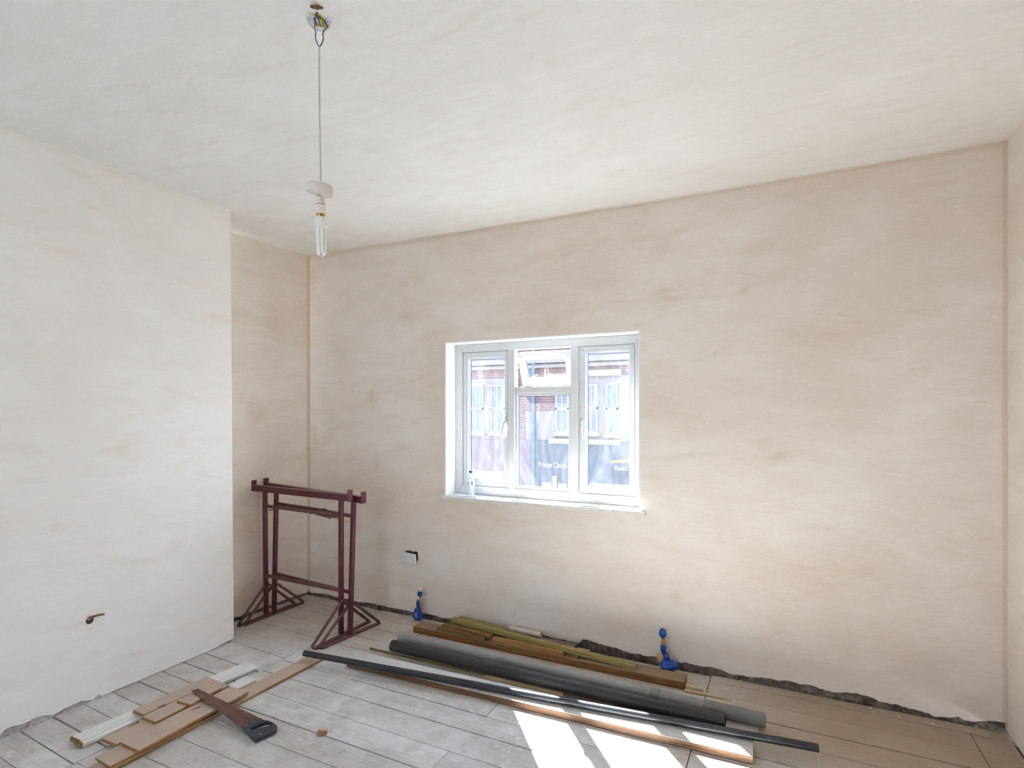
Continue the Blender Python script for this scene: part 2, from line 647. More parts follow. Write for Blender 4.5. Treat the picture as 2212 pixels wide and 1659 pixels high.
col = nmix(nt, nrange(nt, spk, 0.60, 0.72, 0.0, 0.55), col, srgb(228, 226, 223))
col = nmix(nt, nrange(nt, spk2, 0.68, 0.76, 0.0, 0.6), col, srgb(104, 92, 84))
# bare, undusted boards under the wall on the right keep their brown
sp = nt.nodes.new('ShaderNodeSeparateXYZ')
nt.links.new(geo, sp.inputs[0])
bx = nrange(nt, nmath(nt, 'ADD', sp.outputs['X'], nmath(nt, 'MULTIPLY', blot, 0.8)), -0.4, 0.7)
by = nrange(nt, nmath(nt, 'ADD', sp.outputs['Y'], nmath(nt, 'MULTIPLY', blot, 0.3)), 3.05, 3.6)
col = nmix(nt, nmath(nt, 'MULTIPLY', nmath(nt, 'MAXIMUM', nmath(nt, 'MULTIPLY', bx, by), nmath(nt, 'MULTIPLY', by, 0.4)), 0.75), col, srgb(156, 132, 104))
nt.links.new(col, b.inputs['Base Color'])
b.inputs['Roughness'].default_value = 0.5
nt.links.new(nrange(nt, blot, 0.3, 0.7, 0.62, 0.42), b.inputs['Roughness'])
b.inputs['Specular IOR Level'].default_value = 0.45
nbump(nt, b, nmath(nt, 'ADD', g, spk), 0.18, 0.004)

M_maroon = simple('maroon_paint', srgb(86, 28, 44), 0.3, var=0.18, scale=10, dirt=srgb(188, 160, 158), dirt_amt=0.12, dirt_scale=45, bump=0.05)
M_maroon_d = simple('maroon_dusty', srgb(98, 60, 62), 0.55, var=0.2, scale=14, dirt=srgb(168, 148, 140), dirt_amt=0.15, dirt_scale=30)
M_blackpipe = simple('black_plastic_pipe', srgb(54, 51, 50), 0.46, spec=0.35, var=0.1, scale=6, dirt=srgb(150, 146, 142), dirt_amt=0.14, dirt_scale=50)
M_greypipe = simple('grey_plastic_pipe', srgb(140, 137, 134), 0.5, var=0.1, scale=6, dirt=srgb(170, 165, 158), dirt_amt=0.2, dirt_scale=40)
M_greydark = simple('grey_collar', srgb(118, 116, 112), 0.5, var=0.1)
M_rod = simple('black_waste_pipe', srgb(44, 45, 50), 0.26, var=0.15, scale=6, dirt=srgb(120, 116, 112), dirt_amt=0.15, dirt_scale=40)
M_wood_tan = timber('painted_skirting_tan', srgb(176, 132, 80), srgb(136, 92, 48), srgb(192, 170, 152), 0.99)
M_wood_wht = timber('dusty_board', srgb(150, 126, 98), srgb(112, 90, 66), srgb(190, 184, 176), 0.95)
M_wood_white2 = timber('white_moulding', srgb(226, 222, 214), srgb(206, 198, 184), srgb(230, 228, 224), 0.9, bump=0.05)
M_wood_green = timber('treated_batten', srgb(164, 148, 92), srgb(134, 118, 66))
M_wood_green2 = timber('treated_plank', srgb(160, 150, 100), srgb(122, 116, 72))
M_wood_br = timber('brown_batten', srgb(146, 112, 70), srgb(104, 74, 42))
M_wood_or = timber('orange_batten', srgb(182, 136, 82), srgb(150, 102, 56))
M_wood_joist = timber('brown_joist', srgb(156, 112, 68), srgb(118, 78, 44), srgb(150, 130, 108), 0.8)
M_wood_A = timber('plank_tan_edge', srgb(134, 100, 74), srgb(84, 62, 48), srgb(206, 203, 198), 0.98)
M_wood_gr = timber('grey_timber', srgb(142, 130, 118), srgb(110, 98, 88))
M_wood_pale = timber('pale_lath', srgb(214, 196, 164), srgb(186, 164, 130))
M_wood_red = timber('dark_red_lath', srgb(88, 52, 56), srgb(66, 38, 42))
M_whiteplastic = simple('white_plastic', srgb(236, 233, 230), 0.35, var=0.03)
M_lampplastic = simple('aged_white_plastic', srgb(224, 214, 206), 0.4, var=0.05)
M_tube = simple('frosted_tube', srgb(240, 243, 240), 0.25, var=0.02)
M_brass = simple('brass', srgb(190, 150, 80), 0.3, 0.9, var=0.2, scale=40)
M_cable = simple('white_cable', srgb(206, 192, 182), 0.5, var=0.06)
M_blue_w = simple('blue_wire', srgb(44, 74, 130), 0.4)
M_brown_w = simple('brown_wire', srgb(84, 44, 34), 0.4)
M_yellow_w = simple('yellow_wire', srgb(196, 194, 40), 0.4)
M_clear = clearmat('clear_plastic', (0.93, 0.92, 0.92, 1), 0.45)
M_bottle = clearmat('bottle_plastic', (0.95, 0.97, 1.0, 1), 0.28)
M_cap = simple('blue_cap', srgb(36, 62, 128), 0.4)
M_labelblue = simple('label_blue', srgb(52, 104, 190), 0.4)
M_bluetape = simple('blue_film', srgb(24, 72, 160), 0.25, var=0.4, scale=60, bump=0.5)
M_tape = simple('masking_tape', srgb(172, 140, 100), 0.6, var=0.2, scale=60)
M_saw = None
m, nt, b, out = newmat('rusty_blade')
M_saw = m
co = objcoord(nt)
n1 = nnoise(nt, nmap(nt, co, (3, 14, 14)), 4, 5, 0.65)
n2 = nnoise(nt, co, 120, 5, 0.7)
c = nmix(nt, nrange(nt, n1, 0.4, 0.62), srgb(96, 66, 62), srgb(122, 84, 70))
c = nmix(nt, nrange(nt, n2, 0.56, 0.7, 0, 0.5), c, srgb(176, 122, 74))
nt.links.new(c, b.inputs['Base Color'])
b.inputs['Roughness'].default_value = 0.45
b.inputs['Metallic'].default_value = 0.35
nbump(nt, b, n2, 0.3, 0.002)
M_sawhandle = simple('saw_handle_black', srgb(52, 57, 62), 0.35, var=0.1, dirt=srgb(140, 140, 138), dirt_amt=0.15, dirt_scale=60)
M_nail = simple('nail_steel', srgb(150, 140, 130), 0.4, 0.7, var=0.2, scale=80)
M_nailrust = simple('nail_rust', srgb(92, 64, 52), 0.6, 0.3, var=0.2, scale=80)
M_leaf = simple('dry_leaf', srgb(166, 120, 86), 0.8, var=0.3, scale=60)
M_copper = simple('dull_copper', srgb(120, 84, 66), 0.4, 0.6, var=0.2)
# outside
M_street = simple('asphalt', srgb(74, 74, 78), 0.9, var=0.1, scale=3)
m, nt, b, out = newmat('facade_brick')
M_brick = m
co = nmap(nt, objcoord(nt), (1, 1, 1), (math.radians(90), 0, 0))
br = nt.nodes.new('ShaderNodeTexBrick')
nt.links.new(co, br.inputs['Vector'])
br.inputs['Color1'].default_value = srgb(84, 54, 50)
br.inputs['Color2'].default_value = srgb(74, 50, 48)
br.inputs['Mortar'].default_value = srgb(88, 80, 76)
br.inputs['Scale'].default_value = 1.0
br.inputs['Brick Width'].default_value = 0.23
br.inputs['Row Height'].default_value = 0.075
br.inputs['Mortar Size'].default_value = 0.01
nt.links.new(br.outputs['Color'], b.inputs['Base Color'])
b.inputs['Roughness'].default_value = 0.9
M_render = simple('facade_stone', srgb(92, 84, 82), 0.9, var=0.08, scale=2)
M_fascia = simple('shop_fascia', srgb(22, 32, 46), 0.5, var=0.06, scale=1)
M_shoppink = simple('shop_panel', srgb(80, 62, 66), 0.7, var=0.1, scale=1.5)
M_extwhite = simple('outside_white', srgb(132, 133, 136), 0.6, var=0.03)
M_extpane = simple('outside_pane', srgb(48, 56, 70), 0.15, var=0.25, scale=2)
M_extpipe = simple('drainpipe_blue', srgb(46, 62, 80), 0.5)
M_yellow = simple('sign_yellow', srgb(160, 118, 24), 0.6)
M_orange = simple('sign_orange', srgb(170, 110, 40), 0.6)

# ------------------------------------------------------------------ room shell
# ceiling: gentle sag and cove
sagx = [(-4.2, 0.0), (-2.4, -0.012), (-0.8, -0.024), (0.02, -0.020), (0.75, -0.016), (1.12, -0.002), (1.6, 0.0)]


def lerp_tab(tab, x):
    if x <= tab[0][0]:
        return tab[0][1]
    for (a, va), (b_, vb) in zip(tab, tab[1:]):
        if x <= b_:
            return va + (vb - va) * (x - a) / (b_ - a)
    return tab[-1][1]


def ceil_z(x, y):
    k = max(0.0, min(1.0, (y - (D - 1.2)) / 1.2))
    z = CH + lerp_tab(sagx, x) * k * k
    z += 0.006 * noise.noise(Vector((x * 1.1, y * 1.1, 3.0)))
    return z


mb = MB()
nx, ny = 72, 72
vs, fs = [], []
for j in range(ny + 1):
    for i in range(nx + 1):
        x = -4.45 + (XR + 0.25 + 4.45) * i / nx
        y = YREAR - 0.2 + (D + 0.25 - YREAR + 0.2) * j / ny
        vs.append((x, y, ceil_z(x, y)))
for j in range(ny):
    for i in range(nx):
        a = j * (nx + 1) + i
        fs.append((a, a + 1, a + nx + 2, a + nx + 1))
mb.add(vs, fs, True)
mb.box((-4.45, YREAR - 0.2, CH + 0.06), (XR + 0.25, D + 0.25, CH + 0.16))
struct(mb.build('ceiling', M_ceil))

# back wall: skim coat with a broken lower edge and the window opening
WX0, WX1 = bw(963, 900, D).x, bw(1380, 900, D).x
WZ0, WZ1 = 0.81 * K, 1.791 * K
prof_px = [(667, 1271), (672, 1277), (708, 1281), (766, 1294), (809, 1301), (860, 1310), (895, 1320), (926, 1322), (958, 1332),
           (1000, 1338), (1060, 1352), (1120, 1362), (1177, 1373), (1252, 1391), (1256, 1381), (1312, 1395), (1368, 1412),
           (1419, 1420), (1466, 1430), (1556, 1446), (1573, 1454), (1620, 1462), (1655, 1466), (1711, 1473), (1755, 1481),
           (1780, 1491), (1821, 1496), (1877, 1505), (1899, 1516), (1946, 1524), (2007, 1541), (2015, 1559), (2032, 1550),
           (2070, 1549), (2087, 1559), (2131, 1559), (2167, 1557), (2178, 1558)]
prof = sorted([(bw(u, v, D).x, max(0.004, bw(u, v, D).z) * (0.55 if u < 960 else 1.0)) for u, v in prof_px])


def back_bottom(x):
    return max(0.003, lerp_tab(prof, x) + 0.010 * noise.noise(Vector((x * 14, 0.3, 0))) + 0.006 * noise.noise(Vector((x * 55, 2.3, 0))))


xs = [XA - 0.08 + (XR + 0.16 - XA) * i / 330 for i in range(331)]
xs = sorted([x for x in xs if min(abs(x - WX0), abs(x - WX1)) > 0.004] + [WX0, WX1])
mb = MB()


def slab_cols(mb, xs, lo, hi, y0, y1):
    n = len(xs)
    vs = []
    for x in xs:
        vs += [(x, y0, lo(x)), (x, y0, hi(x)), (x, y1, lo(x)), (x, y1, hi(x))]
    fs = []
    for i in range(n - 1):
        a = 4 * i
        b_ = a + 4
        fs += [(a, b_, b_ + 1, a + 1), (a + 3, b_ + 3, b_ + 2, a + 2), (a + 2, b_ + 2, b_, a), (a + 1, b_ + 1, b_ + 3, a + 3)]
    fs += [(0, 1, 3, 2), (4 * n - 4, 4 * n - 2, 4 * n - 1, 4 * n - 3)]
    mb.add(vs, fs)


top = lambda x: CH + 0.03
xl = [x for x in xs if x <= WX0]
xm = [x for x in xs if WX0 <= x <= WX1]
xr_ = [x for x in xs if x >= WX1]
slab_cols(mb, xl, back_bottom, top, D, D + 0.02)
slab_cols(mb, xm, back_bottom, lambda x: WZ0 - 0.0, D, D + 0.02)
slab_cols(mb, xm, lambda x: WZ1, top, D, D + 0.02)
slab_cols(mb, xr_, back_bottom, top, D, D + 0.02)
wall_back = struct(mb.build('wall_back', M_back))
# masonry behind the skim
mb = MB()
Y0, Y1 = D + 0.0205, D + 0.30
mb.box((XA - 0.3, Y0, -0.3), (WX0 - 0.012, Y1, CH + 0.1))
mb.box((WX1 + 0.012, Y0, -0.3), (XR + 0.3, Y1, CH + 0.1))
mb.box((WX0 - 0.012, Y0, -0.3), (WX1 + 0.012, Y1, WZ0 - 0.03))
mb.box((WX0 - 0.012, Y0, WZ1 + 0.012), (WX1 + 0.012, Y1, CH + 0.1))
mb.build('masonry', M_rubble, wall_back)
# white lined reveals
mb = MB()
mb.box((WX0 - 0.012, D - 0.0005, WZ0 - 0.005), (WX0 + 0.0005, D + 0.20, WZ1 + 0.012))
mb.box((WX1 - 0.0005, D - 0.0005, WZ0 - 0.005), (WX1 + 0.012, D + 0.20, WZ1 + 0.012))
mb.box((WX0, D - 0.0005, WZ1 - 0.0005), (WX1, D + 0.20, WZ1 + 0.012))
mb.build('reveal', M_reveal, wall_back)


def rubble_strip(name, p0, p1, zt, depth_dir, parent, n=260):
    """Rough mortar and stone showing below the skim, from p0 to p1."""
    mb = MB()
    rows = 7
    vs, fs = [], []
    p0, p1 = Vector(p0), Vector(p1)
    for i in range(n + 1):
        p = p0.lerp(p1, i / n)
        for j in range(rows):
            z = -0.03 + (zt + 0.03) * j / (rows - 1)
            q = Vector((p.x * 9, p.y * 9, z * 14))
            d = 0.012 * noise.noise(q) + 0.007 * noise.noise(q * 3.1)
            lump = 0.018 * max(0, noise.noise(q * 0.7 + Vector((7, 0, 0)))) * (1 - j / rows)
            pp = p - depth_dir * (d + lump)
            vs.append((pp.x, pp.y, z))
    for i in range(n):
        for j in range(rows - 1):
            a = i * rows + j
            fs.append((a, a + rows, a + rows + 1, a + 1))
    mb.add(vs, fs, True)
    return mb.build(name, M_rubble, parent, kind='stuff')


rubble_strip('rubble_strip', (XA, D + 0.016, 0), (XR, D + 0.016, 0), 0.12, Vector((0, 1, 0)), wall_back)

# left wall: chimney breast, leaning very slightly, broken along its foot
bt_far, bt_near = Vector((-3.749, 2.814, CH)), Vector((-3.749, YREAR, CH))
bb_far, bb_near = Vector((-3.840, YB, 0)), Vector((-3.838, YREAR, 0))
lp_px = [(0, 1585), (20, 1572), (55, 1562), (81, 1549), (111, 1545), (140, 1531), (176, 1515), (208, 1512), (247, 1497),
         (290, 1479), (325, 1461), (362, 1445), (407, 1429), (446, 1413), (482, 1390), (506, 1378)]
lp = sorted([(xw(u, v, XB).y, max(0.004, xw(u, v, XB).z)) for u, v in lp_px])


def left_bottom(y):
    if y < lp[0][0]:
        base = 0.02
    else:
        base = lerp_tab(lp, y)
    return max(0.004, base + 0.005 * noise.noise(Vector((y * 11, 5.3, 0))) + 0.005 * noise.noise(Vector((y * 48, 9.3, 0))))


mb = MB()
ys = [YREAR + (YB - YREAR) * i / 240 for i in range(241)]
vs, fs = [], []
for y in ys:
    t = (y - YREAR) / (YB - YREAR)
    zb = left_bottom(y)
    B0 = bb_near.lerp(bb_far, t)
    T0 = bt_near.lerp(bt_far, t)
    P0 = B0.lerp(T0, zb / CH)
    T0 = B0.lerp(T0, 1.012)
    vs += [P0, T0, P0 - Vector((0.02, 0, 0)), T0 - Vector((0.02, 0, 0))]
for i in range(len(ys) - 1):
    a = 4 * i
    b_ = a + 4
    fs += [(a, b_, b_ + 1, a + 1), (a + 3, b_ + 3, b_ + 2, a + 2), (a + 2, b_ + 2, b_, a), (a + 1, b_ + 1, b_ + 3, a + 3)]
n4 = 4 * len(ys)
fs += [(0, 1, 3, 2), (n4 - 4, n4 - 2, n4 - 1, n4 - 3)]
mb.add(vs, fs)
# return face of the breast into the alcove
f0 = bb_far.lerp(bt_far, 0.03 / CH)
f1 = bb_far.lerp(bt_far, 1.012)
back = Vector((-0.40, 0, 0))
dn = Vector((0, -0.02, 0))
o1 = Vector((-0.0201, 0, 0))
mb.hexa([f0 + dn + o1, f0 + o1, f0 + back, f0 + back + dn, f1 + dn + o1, f1 + o1, f1 + back, f1 + back + dn])
wall_left = struct(mb.build('wall_left', M_left))
mb = MB()
mb.hexa([bb_near + Vector((-0.3, 0, -0.2)), bb_near + Vector((-0.022, 0, -0.2)), bb_far + Vector((-0.022, -0.022, -0.2)), bb_far + Vector((-0.3, -0.022, -0.2)),
         bt_near + Vector((-0.3, 0, 0.05)), bt_near + Vector((-0.022, 0, 0.05)), bt_far + Vector((-0.022, -0.022, 0.05)), bt_far + Vector((-0.3, -0.022, 0.05))])
mb.build('masonry', M_rubble, wall_left)
rubble_strip('rubble_strip', (-3.848, 0.3, 0), (-3.85, YB - 0.01, 0), 0.05, Vector((-1, 0, 0)), wall_left, 160).data.materials[0] = simple('pale_rubble', srgb(176, 170, 164), 0.95, var=0.3, scale=40, bump=0.6, dirt=srgb(84, 74, 68), dirt_amt=0.5, dirt_scale=18)

# alcove side wall
mb = MB()
ys = [YB - 0.15 + (D + 0.05 - YB + 0.15) * i / 60 for i in range(61)]
vs, fs = [], []
for y in ys:
    x = XA - 0.042 * (D - y)
    zb = 0.024 + 0.010 * noise.noise(Vector((y * 16, 1.3, 0))) + 0.012 * noise.noise(Vector((y * 50, 4.3, 0)))
    vs += [(x, y, zb), (x, y, CH + 0.03), (x - 0.02, y, zb), (x - 0.02, y, CH + 0.03)]
for i in range(len(ys) - 1):
    a = 4 * i
    b_ = a + 4
    fs += [(a, b_, b_ + 1, a + 1), (a + 3, b_ + 3, b_ + 2, a + 2), (a + 2, b_ + 2, b_, a), (a + 1, b_ + 1, b_ + 3, a + 3)]
n4 = 4 * len(ys)
fs += [(0, 1, 3, 2), (n4 - 4, n4 - 2, n4 - 1, n4 - 3)]
mb.add(vs, fs)
wall_alc = struct(mb.build('wall_alcove', M_alc))
mb = MB()
mb.box((XA - 0.36, YB - 0.3, -0.2), (XA - 0.075, D + 0.02, CH + 0.05))
mb.build('masonry', M_rubble, wall_alc)
rubble_strip('rubble_strip', (XA - 0.064, YB - 0.1, 0), (XA - 0.018, D, 0), 0.07, Vector((-1, 0, 0)), wall_alc, 90)

# right wall
mb = MB()
mb.box((XR, YREAR, 0.012), (XR + 0.25, D + 0.05, CH + 0.05))
struct(mb.build('wall_right', M_right))
# rear wall behind the photographer with an unseen window opening added for extra daylight
RX0, RX1, RZ0, RZ1 = -2.4, -0.6, 0.85, 2.45
mb = MB()
mb.box((-4.4, YREAR - 0.2, -0.05), (RX0, YREAR, CH + 0.05))
mb.box((RX1, YREAR - 0.2, -0.05), (XR + 0.25, YREAR, CH + 0.05))
mb.box((RX0, YREAR - 0.2, -0.05), (RX1, YREAR, RZ0))
mb.box((RX0, YREAR - 0.2, RZ1), (RX1, YREAR, CH + 0.05))
struct(mb.build('wall_rear', M_right))
mb = MB()
for x in (RX0 + 0.03, (RX0 * 2 + RX1) / 3, (RX0 + 2 * RX1) / 3, RX1 - 0.03):
    mb.box((x - 0.035, YREAR - 0.13, RZ0), (x + 0.035, YREAR - 0.06, RZ1))
for z in (RZ0 + 0.035, RZ1 - 0.6, RZ1 - 0.035):
    mb.box((RX0, YREAR - 0.125, z - 0.035), (RX1, YREAR - 0.065, z + 0.035))
struct(mb.build('rear_fill_window', M_upvc))  # frame of the added out-of-view window that lets in fill daylight
mb = MB()
mb.box((RX0, YREAR - 0.1, RZ0), (RX1, YREAR - 0.095, RZ1))
w2 = bpy.data.objects['rear_fill_window']
mb.build('glass_pane', glassmat('rear_glass', 0.06, 0.0), w2)

# floor and boards
mb = MB()
mb.box((-4.4, YREAR - 0.1, -0.30), (XR + 0.2, D + 0.25, -0.075))
floor = struct(mb.build('floor', M_sub))


def board(x0, x1, ya0, ya1, yb0, yb1, gap=0.0040):
    """One floorboard between x0 and x1; (ya0, yb0) its near and far edge at x0, (ya1, yb1) at x1."""
    cx, cy = (x0 + x1) / 2, (ya0 + ya1 + yb0 + yb1) / 4
    dz = random.uniform(-0.0015, 0.0)
    t = random.uniform(-0.0008, 0.0008)
    g1, g2 = gap * random.choice((0.3, 0.6, 1.0, 1.5)), gap * random.choice((0.3, 0.7, 1.0, 1.3))
    c = [(x0 - cx, ya0 + g1 - cy), (x1 - cx, ya1 + g1 - cy), (x1 - cx, yb1 - g2 - cy), (x0 - cx, yb0 - g2 - cy)]
    vs = [(x, y, -0.024) for x, y in c] + [(x, y, dz + (t if i in (1, 2) else -t)) for i, (x, y) in enumerate(c)]
    m_ = MB().hexa(vs)
    o = m_.build('floorboard', M_floor, None, bevel=0.0015, seg=1)
    o.parent = floor
    o.location = (cx, cy, 0)
    return o


XJ = -2.45 * K
yl = [-1.80, -1.67, -1.55, -1.42, -1.29, -1.16, -1.04, -0.91, -0.78, -0.65, -0.53, -0.4, -0.27, -0.14, -0.02, 0.10, 0.22, 0.34, 0.46, 0.58, 0.70, 0.82, 0.937, 1.055, 1.173, 1.292, 1.411, 1.533, 1.652, 1.77, 1.884, 2.008, 2.18, 2.312, 2.455, 2.613, 2.745, 2.88, 2.985]
for a, b_ in zip(yl, yl[1:]):
    x0, x1 = -4.19 if b_ * K > YB - 0.05 else XB - 0.012, XJ - 0.002
    s = lambda y, x: y * K - 0.045 * (x - (-2.62 * K))
    board(x0, x1, s(a, x0), s(a, x1), s(b_, x0), min(s(b_, x1), D - 0.02))
ym = [-1.78 + 0.1418 * i for i in range(20)] + [1.035, 1.175, 1.314, 1.452, 1.593, 1.727, 1.870, 2.018, 2.150, 2.290, 2.440, 2.577, 2.713, 2.850, 2.985]
ym = [y for y in ym if True]
joints = {12: -1.2, 26: -1.195, 29: -1.957, 30: -1.183, 22: -0.9, 16: -0.4}
XM = -0.33
for i, (a, b_) in enumerate(zip(ym, ym[1:])):
    if b_ - a < 0.05:
        continue
    xe = XM * K if b_ > 2.2 else XR - 0.004
    js = {1.314: [-0.2], 1.727: [-1.195], 1.452: [0.1], 2.018: [-0.3], 2.150: [-1.957, -1.183]}.get(a, [])
    cuts = [XJ + 0.002] + [j * K for j in js] + [xe]
    for c0, c1 in zip(cuts, cuts[1:]):
        board(c0 + 0.0015, c1 - 0.0015, a * K, a * K, b_ * K, min(b_ * K, D - 0.015))
yr = [2.15, 2.29, 2.365, 2.508, 2.652, 2.798, 2.935, 3.002]
for a, b_ in zip(yr, yr[1:]):
    cuts = [XM * K + 0.002, XR - 0.004]
    if a in (2.652, 2.798):
        cuts = [XM * K + 0.002, 0.709 * K, XR - 0.004]
    for c0, c1 in zip(cuts, cuts[1:]):
        board(c0 + 0.0015, c1 - 0.0015, a * K, a * K, b_ * K, b_ * K)

# ------------------------------------------------------------------ window in the back wall
YF = D + 0.155          # inner face of the frame


def wp(a, b_, y=None):
    p = bw(940 + a / 3.858, 700 + b_ / 3.858, YF if y is None else y)
    return p.x, p.z


win = MB()
FO = (WX0, WX1, WZ0 - 0.0, WZ1)
LSx0, LSx1 = wp(228, 700)[0], wp(607, 700)[0]
M1x0, M1x1 = wp(607, 700)[0], wp(662, 700)[0]
M2x0, M2x1 = wp(1127, 700)[0], wp(1192, 700)[0]
RSx0, RSx1 = M2x1 + 0.006, WX1 - 0.07
ZT, ZB_ = wp(228, 240)[1], wp(228, 1340)[1]
TRz0, TRz1 = wp(900, 572)[1], wp(900, 520)[1]


def frame_rect(mb, x0, x1, z0, z1, w, y0, y1, wl_=None, wr=None, wt=None, wb=None):
    wl_ = w if wl_ is None else wl_
    wr = w if wr is None else wr
    wt = w if wt is None else wt
    wb = w if wb is None else wb
    mb.hexa([(x0, y0, z0), (x0 + wl_, y0, z0 + wb), (x0 + wl_, y1, z0 + wb), (x0, y1, z0), (x0, y0, z1), (x0 + wl_, y0, z1 - wt), (x0 + wl_, y1, z1 - wt), (x0, y1, z1)])
    mb.hexa([(x1 - wr, y0, z0 + wb), (x1, y0, z0), (x1, y1, z0), (x1 - wr, y1, z0 + wb), (x1 - wr, y0, z1 - wt), (x1, y0, z1), (x1, y1, z1), (x1 - wr, y1, z1 - wt)])
    mb.hexa([(x0, y0, z0), (x1, y0, z0), (x1, y1, z0), (x0, y1, z0), (x0 + wl_, y0, z0 + wb), (x1 - wr, y0, z0 + wb), (x1 - wr, y1, z0 + wb), (x0 + wl_, y1, z0 + wb)])
    mb.hexa([(x0 + wl_, y0, z1 - wt), (x1 - wr, y0, z1 - wt), (x1 - wr, y1, z1 - wt), (x0 + wl_, y1, z1 - wt), (x0, y0, z1), (x1, y0, z1), (x1, y1, z1), (x0, y1, z1)])


frame_rect(win, WX0 + 0.001, WX1 - 0.001, WZ0 + 0.002, WZ1 - 0.001, 0.06, YF, YF + 0.07,
           wl_=LSx0 - WX0 - 0.004, wr=WX1 - RSx1 - 0.004, wt=WZ1 - ZT - 0.004, wb=ZB_ - WZ0 - 0.004)
win.box((M1x0 + 0.001, YF, ZB_ - 0.004), (M1x1, YF + 0.07, ZT + 0.004))
win.box((M2x0, YF, ZB_ - 0.004), (M2x1 - 0.001, YF + 0.07, ZT + 0.004))
win.box((M1x1, YF + 0.0005, TRz0), (M2x0, YF + 0.07, TRz1))
window = struct(win.build('window_1', M_upvc, None, base=((WX0 + WX1) / 2, YF + 0.035, WZ0 + 0.002), bevel=0.005, seg=2))


def handle(parent, pivot, tip, side):
    mb = MB()
    p = Vector(pivot)
    t = Vector(tip)
    n = Vector((0, -1, 0))
    mb.tube([p + n * -0.004, p + n * 0.012], 0.012, 14)
    mid = p.lerp(t, 0.3) + n * 0.030
    mb.tube([p + n * 0.010, p.lerp(t, 0.1) + n * 0.024, mid, p.lerp(t, 0.65) + n * 0.032, t + n * 0.026], 0.008, 12,
            r_list=[0.010, 0.010, 0.009, 0.008, 0.006])
    mb.box(p + Vector((-0.010, -0.006, -0.035)), p + Vector((0.010, 0.0, 0.03)))
    return mb.build('window_handle', M_handle, parent)


def sash(x0, x1, z0, z1, y0, name='sash', gx=0.062, tilt=0.0, gl=None, widths=None):
    mb = MB()
    w = widths or (gx, gx, gx, gx)
    frame_rect(mb, x0, x1, z0, z1, gx, y0, y0 + 0.06, *w)
    o = mb.build(name, M_upvc, window, bevel=0.006, seg=2)
    bd = MB()
    frame_rect(bd, x0 + w[0] - 0.004, x1 - w[1] + 0.004, z0 + w[3] - 0.004, z1 - w[2] + 0.004, 0.012, y0 + 0.010, y0 + 0.03)
    bead = bd.build('glazing_bead', M_upvc, o, bevel=0.002, seg=1)
    gk = MB()
    frame_rect(gk, x0 + w[0] + 0.006, x1 - w[1] - 0.006, z0 + w[3] + 0.006, z1 - w[2] - 0.006, 0.006, y0 + 0.0305, y0 + 0.036)
    g_ = gk.build('gasket', M_gasket, o)
    pn = MB()
    pn.box((x0 + w[0] - 0.005, y0 + 0.037, z0 + w[3] - 0.005), (x1 - w[1] + 0.005, y0 + 0.041, z1 - w[2] + 0.005))
    p_ = pn.build('glass_pane', M_glass, o)
    return o, [o]


lgx0, lgz1 = wp(290, 298, YF + 0.02)
lgx1, lgz0 = wp(582, 1283, YF + 0.02)
s1, _ = sash(LSx0 + 0.001, LSx1 - 0.001, ZB_ + 0.001, ZT - 0.001, YF + 0.006,
             widths=(lgx0 - LSx0 - 0.010, max(0.03, LSx1 - lgx1 - 0.010), ZT - lgz1 - 0.010, lgz0 - ZB_ - 0.010))
rgx0, rgz1 = wp(1270, 248, YF + 0.02)
rgx1, rgz0 = wp(1618, 1352, YF + 0.02)
s2, _ = sash(RSx0, RSx1 - 0.001, ZB_ + 0.001, ZT - 0.001, YF + 0.006,
             widths=(rgx0 - RSx0 - 0.010, max(0.03, RSx1 - rgx1 - 0.010), ZT - rgz1 - 0.010, rgz0 - ZB_ - 0.010))
h1 = bw(1093, 908, YF)
handle(s1, (LSx1 - 0.022, YF + 0.006, h1.z), (LSx1 - 0.048, YF + 0.006, bw(1087, 941, YF).z), 1)
handle(s2, (RSx0 + 0.022, YF + 0.006, bw(1252, 910, YF).z), (RSx0 + 0.030, YF + 0.006, bw(1254, 947, YF).z), 1)
# fixed light in the middle
cx0, cx1, cz0, cz1 = M1x1, M2x0, ZB_ - 0.004, TRz0
bd = MB()
frame_rect(bd, cx0, cx1, cz0, cz1, 0.022, YF + 0.012, YF + 0.035)
bd.build('glazing_bead', M_upvc, window, bevel=0.003, seg=1)
gk = MB()
frame_rect(gk, cx0 + 0.018, cx1 - 0.018, cz0 + 0.018, cz1 - 0.018, 0.008, YF + 0.0355, YF + 0.041)
gk.build('gasket', M_gasket, window)
pn = MB()
pn.box((cx0 + 0.002, YF + 0.042, cz0 + 0.002), (cx1 - 0.002, YF + 0.046, cz1 - 0.002))
pn.build('glass_pane', M_glass, window)
# top-hung fanlight, pushed open
vx0, vx1, vz0, vz1 = M1x1 + 0.012, M2x0 - 0.012, TRz1 + 0.012, ZT - 0.012
vent, _ = sash(vx0, vx1, vz0, vz1, YF + 0.02, 'fanlight', 0.05)
hinge = Vector((0, YF + 0.075, vz1))
TILT = math.radians(22)
Rm = Matrix.Translation(hinge) @ Matrix.Rotation(TILT, 4, 'X') @ Matrix.Translation(-hinge)
base_w = BASE[window.name]
[c_ for c_ in vent.children if c_.name.startswith('glass_pane')][0].data.materials[0] = glassmat('fanlight_glass', 0.004, 0.010)
for ob in [vent] + list(vent.children):
    for vtx in ob.data.vertices:
        vtx.co = (Rm @ (vtx.co + base_w)) - base_w
    ob.data.update()
bp = Rm @ Vector(((vx0 + vx1) / 2 + 0.0, YF + 0.02, vz0 + 0.025))
tp = bw(1176, 797, bp.y - 0.03)
mb = MB()
mb.tube([bp + Vector((0, 0.004, 0)), bp + Vector((0, -0.014, 0))], 0.012, 12)
